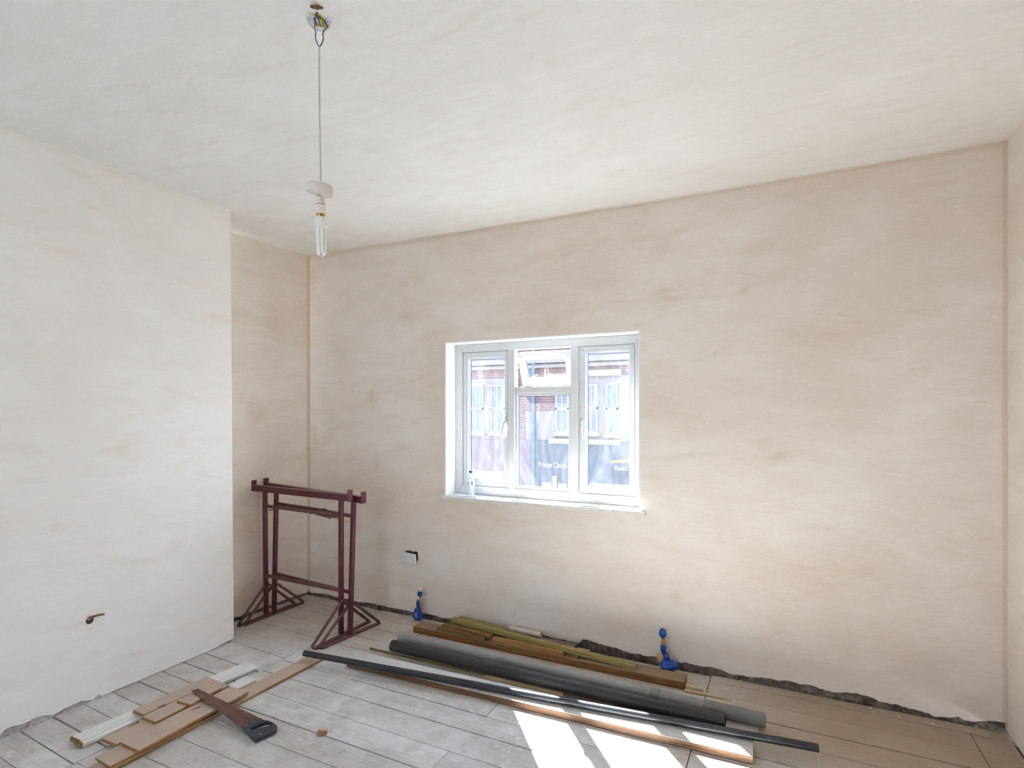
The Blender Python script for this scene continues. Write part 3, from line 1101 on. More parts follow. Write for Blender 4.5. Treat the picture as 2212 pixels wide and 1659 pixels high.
mb.tube([bp + Vector((0, -0.012, 0)), bp + Vector((-0.005, -0.03, 0.02)), Vector((bp.x - 0.012, bp.y - 0.028, bp.z + 0.115))], 0.008, 10, r_list=[0.010, 0.009, 0.006])
mb.build('window_handle', M_handle, vent)
mb = MB()
mb.tube([bp + Vector((0.03, -0.01, -0.01)), (bp.x + 0.07, YF + 0.03, TRz1 + 0.012), (bp.x + 0.02, YF + 0.02, TRz1 + 0.010)], 0.004, 8)
mb.build('stay_bar', M_handle, window)
# sill board
sx0, sx1 = bw(950, 1074, D - 0.03).x, bw(1394, 1107, D - 0.03).x
mb = MB()
mb.box((sx0, D - 0.035, WZ0 - 0.026), (sx1, D - 0.0008, WZ0))
mb.box((WX0 + 0.001, D - 0.0015, WZ0 - 0.026), (WX1 - 0.001, YF + 0.02, WZ0))
mb.build('window_sill', simple('sill_white', srgb(222, 219, 212), 0.45, var=0.05, scale=8, dirt=srgb(186, 172, 152), dirt_amt=0.35, dirt_scale=18), window)

# ------------------------------------------------------------------ across the street
YS = 15.0


def sp_(a, b_, y=YS):
    p = bw(940 + a / 3.858, 700 + b_ / 3.858, y)
    return p.x, p.z


st = MB()
st.box((-40, D + 0.4, -3.9), (25, YS + 12, -3.7))
struct(st.build('ground', M_street))
fx, fz = sp_(700, 960)
bld = thing('terraced_building', (fx, YS, -3.7), 'terraced brick building with sash windows and dark shopfronts, across the street outside the window', 'building')
X0b, X1b = -26.0, 8.0
ZTOP = sp_(600, 190)[1]
zf = sp_(700, 962)[1]
mb = MB()
mb.box((X0b, YS, zf), (X1b, YS + 6, ZTOP))
wallb = mb.build('wall', M_brick, bld)
mb = MB()
zc0, zc1 = sp_(300, 390)[1], sp_(300, 300)[1]
mb.box((X0b, YS - 0.16, zc0), (X1b, YS - 0.002, zc0 + 0.10))
mb.box((X0b, YS - 0.24, zc1 - 0.2), (X1b, YS - 0.002, zc1))
mb.box((X0b, YS - 0.10, ZTOP - 0.12), (X1b, YS + 0.2, ZTOP + 0.05))
mb.build('cornice', M_render, bld)
mb = MB()
x0, z1 = sp_(0, 560)
mb.box((X0b, YS - 0.05, zf), (sp_(700, 0)[0], YS - 0.002, sp_(0, 470)[1]))
mb.box((sp_(760, 0)[0], YS - 0.05, zf), (sp_(1010, 0)[0], YS - 0.002, sp_(0, 725)[1]))
mb.box((sp_(1200, 0)[0], YS - 0.05, zf), (X1b, YS - 0.002, sp_(0, 470)[1]))
mb.build('rendered_panel', M_render, bld)
mb = MB()
mb.box((X0b, YS - 3.0, ZTOP + 0.05), (X0b + 0.01, YS - 2.99, ZTOP + 0.06))


def ext_window(a0, b0, a1, b1, mid, open_=False):
    xa, za = sp_(a0, b0)
    xb, zb = sp_(a1, b1)
    zm = sp_(a0, mid)[1]
    mb = MB()
    yw_ = YS - 0.09
    frame_rect(mb, xa, xb, zb, za, 0.045, yw_, YS - 0.053)
    mb.box((xa, yw_, zm - 0.035), (xb, YS - 0.053, zm + 0.035))
    xc = (xa + xb) / 2
    if xb - xa > 0.35:
        mb.box((xc - 0.015, yw_ + 0.002, zb), (xc + 0.015, YS - 0.053, za))
    mb.box((xa - 0.05, YS - 0.14, zb - 0.09), (xb + 0.05, YS - 0.052, zb))
    f = mb.build('window', M_extwhite, bld)
    pm = MB()
    pm.box((xa + 0.02, YS - 0.066, zb + 0.02), (xb - 0.02, YS - 0.056, za - 0.02))
    pm.build('pane', M_extpane, f)
    if open_:
        pm = MB()
        frame_rect(pm, xa - 0.06, xb - 0.02, zm, za, 0.04, YS - 0.16, YS - 0.12)
        pm.build('open_sash', M_extwhite, f)
    return f


ext_window(298, 510, 410, 905, 705)
ext_window(472, 510, 590, 905, 705, True)
ext_window(1012, 520, 1120, 905, 705)
ext_window(1255, 505, 1360, 905, 700, True)
ext_window(1430, 495, 1528, 920, 705)
ext_window(-150, 505, -40, 905, 705)
ext_window(1760, 495, 1860, 920, 705)
mb = MB()
mb.box((sp_(1275, 0)[0], YS - 0.18, sp_(0, 472)[1]), (sp_(1556, 0)[0], YS - 0.052, sp_(0, 430)[1]))
mb.build('lintel', M_extwhite, bld)
mb = MB()
mb.box((sp_(970, 0)[0], YS - 0.22, sp_(0, 962)[1]), (sp_(1556, 0)[0], YS - 0.143, sp_(0, 928)[1]))
mb.build('ledge', M_extwhite, bld)
mb = MB()
px_ = sp_(832, 0)[0]
mb.tube([(px_, YS - 0.12, -3.7), (px_, YS - 0.12, ZTOP - 0.15)], 0.06, 12)
mb.build('drainpipe', M_extpipe, bld)
# shopfronts at street level
zshop0 = sp_(0, 1420)[1]
mb = MB()
mb.box((sp_(830, 0)[0], YS - 0.12, zshop0), (X1b, YS + 4, zf - 0.004))
fascia = mb.build('shop_fascia', M_fascia, bld)
mb = MB()
mb.box((X0b, YS - 0.06, zshop0), (sp_(826, 0)[0], YS + 4, zf - 0.004))
mb.build('shop_panel', M_shoppink, bld)
mb = MB()
mb.box((X0b, YS - 0.02, -3.7), (X1b, YS + 4, zshop0 - 0.004))
mb.build('shop_window', M_extpane, bld)
mb = MB()
mb.box((sp_(296, 0)[0], YS - 0.16, sp_(0, 1290)[1]), (sp_(582, 0)[0], YS - 0.062, sp_(0, 1195)[1]))
mb.build('sign_board', M_extwhite, bld)
for a0, b0, a1, b1 in ((908, 1258, 985, 1310), (1040, 1258, 1112, 1312), (1336, 1275, 1416, 1332), (1524, 1280, 1612, 1335)):
    mb = MB()
    mb.box((sp_(a0, 0)[0], YS - 0.16, sp_(0, b1)[1]), (sp_(a1, 0)[0], YS - 0.122, sp_(0, b0)[1]))
    mb.build('sign_board', M_extwhite, fascia)
mb = MB()
mb.box((sp_(1000, 0)[0], YS - 0.2, sp_(0, 1345)[1]), (sp_(1032, 0)[0], YS - 0.17, sp_(0, 1205)[1]))
mb.build('sign_board', M_extwhite, fascia)
mb = MB()
mb.box((sp_(996, 0)[0], YS - 0.2, sp_(0, 1378)[1]), (sp_(1050, 0)[0], YS - 0.17, sp_(0, 1347)[1]))
mb.build('orange_sign', M_orange, fascia)
# yellow swoosh above the word
mb = MB()
sw = [(1462, 1150), (1500, 1136), (1545, 1129), (1620, 1126), (1700, 1128), (1700, 1146), (1620, 1150), (1545, 1151)]
pts = [sp_(a, b_) for a, b_ in sw]
n_ = len(pts)
mb.add([(x, YS - 0.15, z) for x, z in pts] + [(x, YS - 0.122, z) for x, z in pts],
       [tuple(range(n_)), tuple(reversed(range(n_, 2 * n_)))] + [(i, (i + 1) % n_, (i + 1) % n_ + n_, i + n_) for i in range(n_)])
mb.build('swoosh', M_yellow, fascia)


def lettering(text, a, b_, height_px, width_px, mat, parent):
    x, z = sp_(a, b_)
    x2, z2 = sp_(a + width_px, b_ - height_px)
    cu = bpy.data.curves.new('lettering', 'FONT')
    cu.body = text
    cu.extrude = 0.008
    cu.offset = 0.006
    cu.size = 1.0
    o = bpy.data.objects.new('lettering', cu)
    COL.objects.link(o)
    bpy.context.view_layer.update()
    wd = max(0.01, o.dimensions.x)
    cu.materials.append(mat)
    me = bpy.data.meshes.new_from_object(o)
    bpy.data.objects.remove(o)
    o = bpy.data.objects.new('lettering', me)
    COL.objects.link(o)
    o.parent = parent
    o.rotation_euler = (math.radians(90), 0, 0)
    sx = (x2 - x) / wd
    sz = (z2 - z) / 0.70
    o.scale = (sx, sz, 1)
    o.location = Vector((x, YS - 0.135, z)) - BASE[parent.name]
    return o


lettering('Private Clinica', 874, 1186, 32, 236, M_extwhite, fascia)
lettering('Best', 1505, 1213, 36, 98, M_extwhite, fascia)

# ------------------------------------------------------------------ trestles
PXS = 6.703


def r5(a, b_):
    return 500 + a / PXS, 1020 + b_ / PXS


def r6(a, b_):
    return 500 + a / PXS, 1230 + b_ / PXS


def vplane(A, B):
    A, B = Vector(A), Vector(B)
    n = (B - A).cross(Vector((0, 0, 1))).normalized()
    return A, n


def make_trestle(label, A, B, bar, posts, rails, base_l, base_r, braces, knob, prongs):
    P, n = vplane(A, B)
    up = Vector((0, 0, 1))
    on = lambda q: onplane(q[0], q[1], P, n)
    t = thing('builders_trestle', (P + Vector(B)) * 0.5, label, 'trestle', 'maroon trestles in the alcove')
    t.location.z = 0
    BASE[t.name].z = 0
    # head bar: a flat steel channel
    a0, a1 = on(bar[0]), on(bar[1])
    d = (a1 - a0).normalized()
    w = n * 0.024
    hgt = Vector((0, 0, 0.052))
    mb = MB()
    mb.hexa([a0 - w - hgt, a1 - w - hgt, a1 + w - hgt, a0 + w - hgt, a0 - w, a1 - w, a1 + w, a0 + w])
    mb.build('head_bar', M_maroon, t, bevel=0.003)
    for p_, sgn in ((a0, -1), (a1, 1)):
        mb = MB()
        q0 = p_ + d * (0.001 * sgn)
        q1 = q0 + d * (0.008 * sgn)
        ww = n * 0.026
        lo, hi = Vector((0, 0, -0.054)), Vector((0, 0, 0.040))
        mb.hexa([q0 - ww + lo, q1 - ww + lo, q1 + ww + lo, q0 + ww + lo, q0 - ww + hi, q1 - ww + hi, q1 + ww + hi, q0 + ww + hi])
        mb.build('end_plate', M_maroon, t, bevel=0.002)
    for top_, bot in posts:
        mb = MB()
        tp_ = on(top_)
        bt = fl(bot[0], bot[1], 0.014)
        mb.tube([bt, tp_], 0.0215, 20)
        mb.build('post', M_maroon, t)
    for (q0, q1, r) in rails:
        mb = MB()
        mb.tube([on(q0), on(q1)], r, 16)
        mb.build('rail', M_maroon_d, t)
    for (q0, q1, wd) in (base_l, base_r):
        e0, e1 = fl(q0[0], q0[1], 0.012), fl(q1[0], q1[1], 0.012)
        dd = (e1 - e0).normalized()
        s = dd.cross(up).normalized() * (wd / 2)
        dz = Vector((0, 0, 0.0105))
        mb = MB()
        mb.hexa([e0 - s - dz, e1 - s - dz, e1 + s - dz, e0 + s - dz, e0 - s, e1 - s, e1 + s, e0 + s])
        mb.build('foot_strip', M_maroon_d, t, bevel=0.002)
    for (q0, q1) in braces:
        mb = MB()
        mb.tube([on(q0), fl(q1[0], q1[1], 0.016)], 0.0115, 12)
        mb.build('brace', M_maroon_d, t)
    k = on(knob)
    mb = MB()
    mb.lathe([(0.0, -0.022), (0.019, -0.022), (0.021, -0.012), (0.021, 0.012), (0.019, 0.022), (0.0, 0.022)], k, d, 18)
    cl = mb.build('clamp', M_maroon_d, t)
    for (q0, q1) in prongs:
        mb = MB()
        mb.tube([on(q0) - n * 0.018, on(q1) - n * 0.03], 0.0055, 10)
        mb.build('pin', M_maroon_d, cl)
    return t


fA, fB = (-3.138 * K, 2.552 * K, 0), (-2.245 * K, 2.50 * K, 0)
make_trestle('maroon steel builders trestle standing in front of its twin, nearest the camera, in the alcove', fA, fB,
             (r5(330, 182), r5(1710, 322)),
             [(r5(484, 270), r6(502, 640)), (r5(1588, 385), r6(1587, 920))],
             [(r5(515, 490), r5(1255, 588), 0.0145), (r5(1280, 592), r5(1560, 618), 0.0165), (r6(505, 88), r6(1560, 300), 0.0145)],
             (r6(95, 812), r6(935, 485), 0.034), (r6(1195, 1140), r6(1995, 745), 0.04),
             [(r6(480, 245), r6(100, 800)), (r6(515, 200), r6(905, 485)), (r6(1578, 490), r6(1160, 1130)), (r6(1605, 455), r6(1985, 740))],
             r5(1268, 590), [(r5(1115, 602), r5(1255, 606)), (r5(1240, 622), r5(1398, 675))])
rA, rB = (-3.14 * K, 2.635 * K, 0), (-2.25 * K, 2.575 * K, 0)
make_trestle('maroon steel builders trestle standing behind its twin, nearer the corner, in the alcove', rA, rB,
             (r5(508, 150), r5(1905, 352)),
             [(r5(652, 175), r6(618, 615)), (r5(1772, 345), r6(1716, 935))],
             [(r5(660, 455), r5(1300, 552), 0.0145), (r5(1310, 556), r5(1760, 640), 0.0145), (r6(640, 62), r6(1710, 328), 0.0145)],
             (r6(180, 800), r6(1040, 468), 0.034), (r6(1290, 1135), r6(2140, 765), 0.04),
             [(r6(600, 230), r6(205, 775)), (r6(668, 212), r6(1040, 465)), (r6(1700, 512), r6(1262, 1130)), (r6(1785, 495), r6(2140, 762))],
             r5(1335, 560), [(r5(1320, 625), r5(1497, 672)), (r5(520, 552), r5(615, 545))])

# ------------------------------------------------------------------ long timbers and pipes below the window
plA = extrude_along('wooden_plank', (-2.745, 2.966, 0.042), (-0.134, 3.053, 0.042), [(0, 0), (0, -0.0405), (0.16, -0.0405), (0.16, 0)], M_wood_A,
                    skew0=0.55, skew1=0.0, bevel=0.002)
tag(plA, 'long plank with white painted top and tan edge, crossed by the thin black pipe', 'plank')
plB = plank('painted_board', (-2.787, 3.255, 0.02), (-0.119, 3.325, 0.02), 0.215, 0.0185, M_wood_wht)
tag(plB, 'flat pale board lying under the two thick pipes', 'board')
stp = plank('wooden_lath', (-1.80, 3.236, 0.02), (-1.24, 3.254, 0.02), 0.030, 0.0185, M_wood_pale)
tag(stp, 'short cream lath with an upright nail, between thin and thick black pipes', 'lath')


def nail(name, p, q, r, label, mat, head=True):
    p, q = Vector(p), Vector(q)
    mb = MB()
    mid = p.lerp(q, 0.55) + Vector((0.0015, 0.001, 0))
    d = (q - p).normalized()
    mb.tube([p, mid, q], r, 8, r_list=[r * 0.35, r, r])
    if head:
        mb.tube([q, q + d * 0.002], r * 2.4, 12)
    o = mb.build(name, mat, None, base=p)
    return tag(o, label, 'nail')


nb = fl(1094.5, 1461, 0.02)
nail('nail', (-1.655, 3.252, 0.0205), (-1.651, 3.250, 0.072), 0.0022, 'steel nail standing upright in the cream lath beside the black pipe', M_nail)

# thick pipes
R1 = 0.040
p1a, p1b = fl(849, 1387, 0.061), fl(1567, 1547, 0.061)


def pipe(name, a, b_, r, mat, label, rin=None, ends=None):
    a, b_ = Vector(a), Vector(b_)
    d = (b_ - a).normalized()
    L = (b_ - a).length
    ri = rin or r * 0.93
    t = thing(name, Vector((a.x, a.y, 0)).lerp(Vector((b_.x, b_.y, 0)), 0.5) + Vector((0, 0, a.z - r)), label, 'pipe')
    mb = MB()
    mb.lathe([(ri, 0.0), (r, 0.0), (r, L * 0.5), (r, L), (ri, L), (ri, L * 0.5), (ri, 0.0)], a, d, 40)
    mb.build('tube', mat, t)
    return t, d, L


pipe('thick_pipe', (-2.590, 3.278, 0.061), (-0.286, 3.290, 0.061), R1, M_blackpipe, 'thick black plastic pipe lying in front of the grey pipe on the floor')
t2, d2, L2 = pipe('thick_pipe', (-2.640, 3.436, 0.0585), (-0.170, 3.412, 0.0585), 0.0375, M_greypipe, 'thick grey plastic pipe with joints, lying behind the thick black pipe')
a2 = Vector((-2.640, 3.436, 0.0585))
for s0, s1_, rr, mt in ((L2 * 0.775, L2 * 0.800, 0.0383, M_greydark), (L2 * 0.90, L2 + 0.085, 0.0388, M_greydark)):
    mb = MB()
    mb.lathe([(0.0352, s0), (rr, s0), (rr, s1_), (0.0352, s1_)], a2 + Vector((0, 0, 0.0)), d2, 40)
    mb.build('collar', mt, t2)

rodA, rodB = fl(657, 1411, 0.0645), fl(1768, 1616, 0.0645)
d = (rodB - rodA).normalized()
L = (rodB - rodA).length
mb = MB()
mb.lathe([(0.0, 0.0), (0.016, 0.0), (0.0205, 0.003), (0.0208, L * 0.25), (0.0208, L * 0.5), (0.0208, L * 0.75), (0.0208, L), (0.0185, L), (0.0185, L - 0.08), (0.0, L - 0.08)], rodA, d, 28)
tag(mb.build('thin_pipe', M_rod, None, base=rodA - Vector((0, 0, 0.0208))), 'long thin black pipe laid across the white-topped plank', 'pipe')

plC = extrude_along('timber_joist', (-2.684, 3.664, 0.05), (-0.568, 3.676, 0.05), [(0, 0), (0, -0.0485), (0.125, -0.0485), (0.125, 0)], M_wood_joist, bevel=0.002)
tag(plC, 'long brown timber joist carrying the greenish battens below the window', 'timber')
R8 = 3.687


def r8(a, b_, z):
    return fl(900 + a / R8, 1310 + b_ / R8, z)


def below(p, z):
    return Vector((p.x, p.y, z))


# behind the joist: grey timber on the floor
plD = plank('grey_timber', (-2.46, 3.845, 0.048), (-1.385, 3.836, 0.048), 0.105, 0.0465, M_wood_gr)
tag(plD, 'grey timber length on the floor tight against the wall behind the joist', 'timber')
wbk = plank('wooden_block', (-1.372, 3.865, 0.032), (-1.278, 3.862, 0.032), 0.05, 0.0305, M_wood_pale)
tag(wbk, 'small pale wooden block at the right end of the grey timber', 'block')
mb = MB()
dA, dB = Vector((-1.945, 3.925, 0.0695)), Vector((-1.668, 3.918, 0.0695))
dd = (dB - dA).normalized()
mb.lathe([(0, 0), (0.021, 0), (0.021, 0.277), (0.017, 0.277), (0.017, 0.25), (0, 0.25)], dA, dd, 24)
tag(mb.build('pipe_offcut', simple('offwhite_pipe', srgb(212, 200, 186), 0.5), None, base=dA - Vector((0, 0, 0.021))), 'short off-white pipe offcut lying on the grey timber against the wall', 'pipe')
plE = plank('treated_board', (-2.405, 3.842, 0.094), (-1.975, 3.800, 0.094), 0.085, 0.0365, M_wood_green2)
tag(plE, 'short wide green treated board at the back left of the timber pile', 'board')
g2 = plank('batten', (-2.47, 3.680, 0.0725), (-2.03, 3.668, 0.0725), 0.045, 0.0215, M_wood_br)
tag(g2, 'lowest brown batten at the left end of the pile, lying on the joist', 'batten')
g1 = plank('batten', (-2.435, 3.700, 0.0955), (-1.985, 3.674, 0.0955), 0.05, 0.0225, M_wood_br)
tag(g1, 'upper brown-green batten at the left end of the pile, resting on another', 'batten')
hh = plank('batten', (-1.965, 3.686, 0.0835), (-1.40, 3.672, 0.0835), 0.024, 0.0325, M_wood_or)
tag(hh, 'short orange-tan batten on the joist in front of the long green one', 'batten')
h2 = plank('wooden_offcut', (-1.385, 3.690, 0.066), (-1.29, 3.688, 0.066), 0.035, 0.0155, M_wood_br)
tag(h2, 'small dark offcut on the joist at the end of the orange-tan batten', 'offcut')
fa, fb = Vector((-2.385, 3.756, 0.130)), Vector((-0.895, 3.690, 0.0805))
ff = plank('batten', fa, fb, 0.052, 0.029, M_wood_green)
tag(ff, 'longest green batten, slanting across the pile with its right end on the joist', 'batten')
d1 = plank('wooden_stick', (-0.562, 3.690, 0.022), (-0.452, 3.700, 0.022), 0.03, 0.0205, M_wood_pale)
tag(d1, 'short cream stick on the floor at the right end of the joist', 'stick')
d2_ = plank('wooden_lath', (-0.562, 3.652, 0.012), (-0.283, 3.664, 0.012), 0.022, 0.0105, M_wood_pale)
tag(d2_, 'thin pale lath on the floor behind the grey pipe, right of the joist', 'lath')

# ------------------------------------------------------------------ loose boards and saw at the left
q3 = lambda a, b_, z: fl(a / 6.144, 1500 + b_ / 6.144, z)
s5 = lambda a, b_, z: fl(400 + a / 6.9125, 1380 + b_ / 6.9125, z)
T = 0.017
P1 = plank('skirting_board', (-2.992, 1.30, 0.0185), (-2.964, 2.972, 0.0185), 0.126, T, M_wood_tan, rough_end=0.004)
tag(P1, 'longest tan painted board, lowest of the pile, reaching under the thin black pipe', 'board')
P3 = plank('skirting_board', (-2.992, 1.585, 0.036), (-2.985, 2.06, 0.036), 0.148, T, M_wood_tan, rough_end=0.006)
tag(P3, 'tan board in the middle of the stack, its broken end nearest the camera', 'board')
P2 = plank('skirting_board', (-2.966, 1.705, 0.0535), (-2.978, 2.36, 0.0535), 0.160, T, M_wood_tan, rough_end=0.005)
tag(P2, 'tan board on top of the stack, under the saw blade', 'board')
W2 = plank('painted_board', (-3.136, 1.86, 0.021), (-3.122, 2.535, 0.021), 0.105, 0.0195, M_wood_white2)
tag(W2, 'white painted board end showing between the white moulding and the longest tan board', 'board')
P4 = plank('skirting_board', (-3.152, 1.695, 0.0385), (-3.150, 2.30, 0.0385), 0.130, T, M_wood_tan, rough_end=0.006)
tag(P4, 'tan board with a splintered near end, beside the white moulding', 'board')
P6 = plank('skirting_board', (-3.152, 1.900, 0.0560), (-3.150, 2.36, 0.0560), 0.122, T, M_wood_tan, rough_end=0.004)
tag(P6, 'tan board lying on the splintered one, left of the saw tip', 'board')
P6b = plank('wooden_offcut', (-3.125, 2.085, 0.0720), (-3.140, 2.30, 0.0720), 0.115, 0.0155, M_wood_tan, rough_end=0.004)
tag(P6b, 'short tan offcut on top of the boards under the saw tip', 'offcut')
mould = [(0, -0.014), (0, -0.030), (0.122, -0.030), (0.122, -0.004), (0.116, 0.0), (0.056, 0.0), (0.052, -0.007), (0.044, -0.008), (0.042, -0.002), (0.028, -0.003), (0.026, -0.010), (0.018, -0.011), (0.015, -0.008), (0.004, -0.010)]
W1 = extrude_along('skirting_moulding', (-3.335, 1.632, 0.038), (-3.262, 2.655, 0.038), mould, M_wood_white2, bevel=0.001, rough_end=0.006)
tag(W1, 'white painted skirting moulding with stepped edge under the tan boards', 'moulding')
# torn timber core showing at the near end of the moulding
mb = MB()
vs, fs = [], []
for i in range(9):
    for j in range(4):
        vs.append((-random.uniform(0.001, 0.016), 0.002 + 0.119 * i / 8, -0.029 + 0.026 * j / 3 - 0.006 * (i < 2) * (j == 3)))
for i in range(8):
    for j in range(3):
        a = i * 4 + j
        fs.append((a, a + 4, a + 5, a + 1))
# close the torn fibres back onto the sawn end
rim = [0, 4, 8, 12, 16, 20, 24, 28, 32, 33, 34, 35, 31, 27, 23, 19, 15, 11, 7, 3, 2, 1]
k0 = len(vs)
vs += [(0.002, vs[r][1], vs[r][2]) for r in rim]
for q in range(len(rim)):
    q2 = (q + 1) % len(rim)
    fs.append((rim[q], rim[q2], k0 + q2, k0 + q))
mb.add(vs, fs)
to = mb.build('torn_end', simple('torn_wood', srgb(140, 108, 68), 0.9, var=0.4, scale=120, bump=0.6), None)
to.parent = W1
to.location = (0, 0, 0)
P5 = plank('skirting_board', (-3.283, 1.912, 0.0570), (-3.272, 2.36, 0.0570), 0.110, 0.0165, M_wood_tan, rough_end=0.004)
tag(P5, 'tan board lying on the white moulding, nearest the left wall', 'board')
rl = plank('wooden_lath', (-3.405, 1.925, 0.0165), (-3.402, 1.99, 0.0165), 0.05, 0.015, M_wood_red)
tag(rl, 'dark red lath end beside the white moulding', 'lath')
for (a, b_, z, lab) in (((690, 1610, 0), 0, 0, ''),):
    pass
k3 = 3.072
for (u0, v0, u1, v1, z, lab) in (
        (848, 772, 915, 738, 0.0385, 'rusty bent nail on the splintered tan board'),
        (1040, 640, 1095, 622, 0.0560, 'rusty nail on the tan board left of the saw tip'),
        (1262, 658, 1325, 636, 0.0535, 'nail with pale head on the top tan board left of the saw blade')):
    p = fl(u0 / k3, 1320 + v0 / k3, z + 0.003)
    q = fl(u1 / k3, 1320 + v1 / k3, z + 0.006)
    nail('nail', p, q, 0.0024, lab, M_nailrust)

# handsaw lying on the stack, handle on the floor
SP = Vector((-2.96, 2.15, 0.0585))
SN = Vector((0.10, 0, 1)).normalized()


def sw_(a, b_):
    return onplane(400 + a / 6.9125, 1380 + b_ / 6.9125, SP, SN)


saw = thing('handsaw', (-2.62, 2.15, 0.004), 'rusty handsaw with black plastic handle lying across the tan boards', 'saw')


def flat_solid(outer, hole, th, n):
    bm = bmesh.new()
    vo = [bm.verts.new(p) for p in outer]
    eds = [bm.edges.new((vo[i], vo[(i + 1) % len(vo)])) for i in range(len(vo))]
    if hole:
        vh = [bm.verts.new(p) for p in hole]
        eds += [bm.edges.new((vh[i], vh[(i + 1) % len(vh)])) for i in range(len(vh))]
    r = bmesh.ops.triangle_fill(bm, edges=eds, use_beauty=True)
    faces = [f for f in bm.faces]
    ext = bmesh.ops.extrude_face_region(bm, geom=faces)
    vs = [g_ for g_ in ext['geom'] if isinstance(g_, bmesh.types.BMVert)]
    for v in vs:
        v.co += n * th
    for v in bm.verts:
        v.co -= n * (th / 2)
    bmesh.ops.recalc_face_normals(bm, faces=bm.faces)
    mb = MB()
    bm.verts.index_update()
    mb.add([v.co.copy() for v in bm.verts], [tuple(v.index for v in f.verts) for f in bm.faces])
    bm.free()
    return mb


tipA, tipB = sw_(90, 770), sw_(190, 745)
heelA, heelB = sw_(850, 1330), sw_(1250, 1245)
teeth = []
NT = 90
side = (tipA - tipB).normalized()
for i in range(NT):
    p = tipA.lerp(heelA, (i + 0.5) / NT)
    teeth.append(tipA.lerp(heelA, i / NT))
    teeth.append(p + side * 0.0032)
blade = teeth + [heelA, heelB, tipB]
fl_ = flat_solid(blade, None, 0.0012, SN).build('blade', M_saw, saw)


def smooth_loop(pts, it=2):
    for _ in range(it):
        o = []
        for i in range(len(pts)):
            a, b_ = pts[i], pts[(i + 1) % len(pts)]
            o += [a * 0.75 + b_ * 0.25, a * 0.25 + b_ * 0.75]
        pts = o
    return pts


outer = [sw_(a, b_) for a, b_ in ((835, 1325), (930, 1285), (1030, 1240), (1140, 1232), (1250, 1240), (1345, 1290), (1382, 1335), (1372, 1385), (1230, 1450), (1100, 1505), (1045, 1522), (945, 1428))]
hole = [sw_(a, b_) for a, b_ in ((958, 1362), (985, 1395), (1080, 1375), (1190, 1335), (1290, 1310), (1308, 1282), (1225, 1256), (1100, 1300))]
hm = flat_solid(smooth_loop(outer, 2), smooth_loop(hole, 2), 0.020, SN)
hd = hm.build('handle', M_sawhandle, saw, bevel=0.004, seg=2)
for a, b_ in ((905, 1320), (1030, 1270), (1120, 1455)):
    c = sw_(a, b_)
    mb = MB()
    mb.tube([c + SN * 0.0095, c + SN * 0.0125], 0.0055, 14)
    mb.build('rivet', M_nail, hd)

# crumpled dry leaf on the boards
mb = MB()
c = fl(696, 1584, 0.006)
for kk in range(9):
    a = kk * 0.7
    p = c + Vector((0.020 * math.cos(a), 0.013 * math.sin(a), 0.000 + 0.003 * (kk % 3)))
    e1 = Vector((math.cos(a * 1.7), math.sin(a * 1.7), 0.25 * math.sin(a * 3))) * 0.013
    e2 = Vector((-math.sin(a * 1.7), math.cos(a * 1.7), 0.5 * math.cos(a * 2))) * 0.009
    dz = Vector((0, 0, 0.0015))
    mb.hexa([p - e1 - e2, p + e1 - e2 * 0.6, p + e1 * 0.8 + e2, p - e1 * 0.7 + e2,
             p - e1 - e2 + dz, p + e1 - e2 * 0.6 + dz, p + e1 * 0.8 + e2 + dz, p - e1 * 0.7 + e2 + dz])
tag(mb.build('wood_scrap', M_leaf, None, base=(c.x, c.y, 0)), 'crumpled brown scrap lying on the floorboards in front of the saw', 'scrap')

# ------------------------------------------------------------------ ceiling pendant
ZP = 1.607 * K


def pp(u, v, dz=0.0):
    return at(u, v, ZP + dz)


rose_c = pp(688.8, 38)
pend = thing('pendant_lamp', rose_c, 'bare pendant light hanging from the ceiling on a white cable', 'lamp')
axis = (Vector((0, 0, -1)) + (EYE - rose_c).normalized() * 0.75).normalized()
mb = MB()
mb.lathe([(0.0, -0.030), (0.028, -0.030), (0.036, -0.012), (0.045, -0.006), (0.0465, 0.006), (0.045, 0.014), (0.041, 0.0155), (0.041, 0.009), (0.0, 0.009)], rose_c, axis, 36)
rose = mb.build('ceiling_rose', M_clear, pend)
mb = MB()
hq0, hq1 = fl(670, 14, CH - 0.012), fl(698, 17, CH - 0.012)
mb.tube([hq0, hq0.lerp(hq1, 0.15), hq0.lerp(hq1, 0.55), hq1], 0.008, 10, r_list=[0.004, 0.006, 0.009, 0.003])
mb.build('broken_lath', M_wood_br, pend)
ux = RD
uy = axis.cross(ux).normalized()
if uy.z < 0:
    uy = -uy


def rp(a, b_, h=0.016):
    """point on the face of the rose from zoomed photo position"""
    return rose_c + ux * ((a - 982) / 11.06 / FPX * ZP) + uy * ((470 - b_) / 11.06 / FPX * ZP) * 1.05 + axis * h


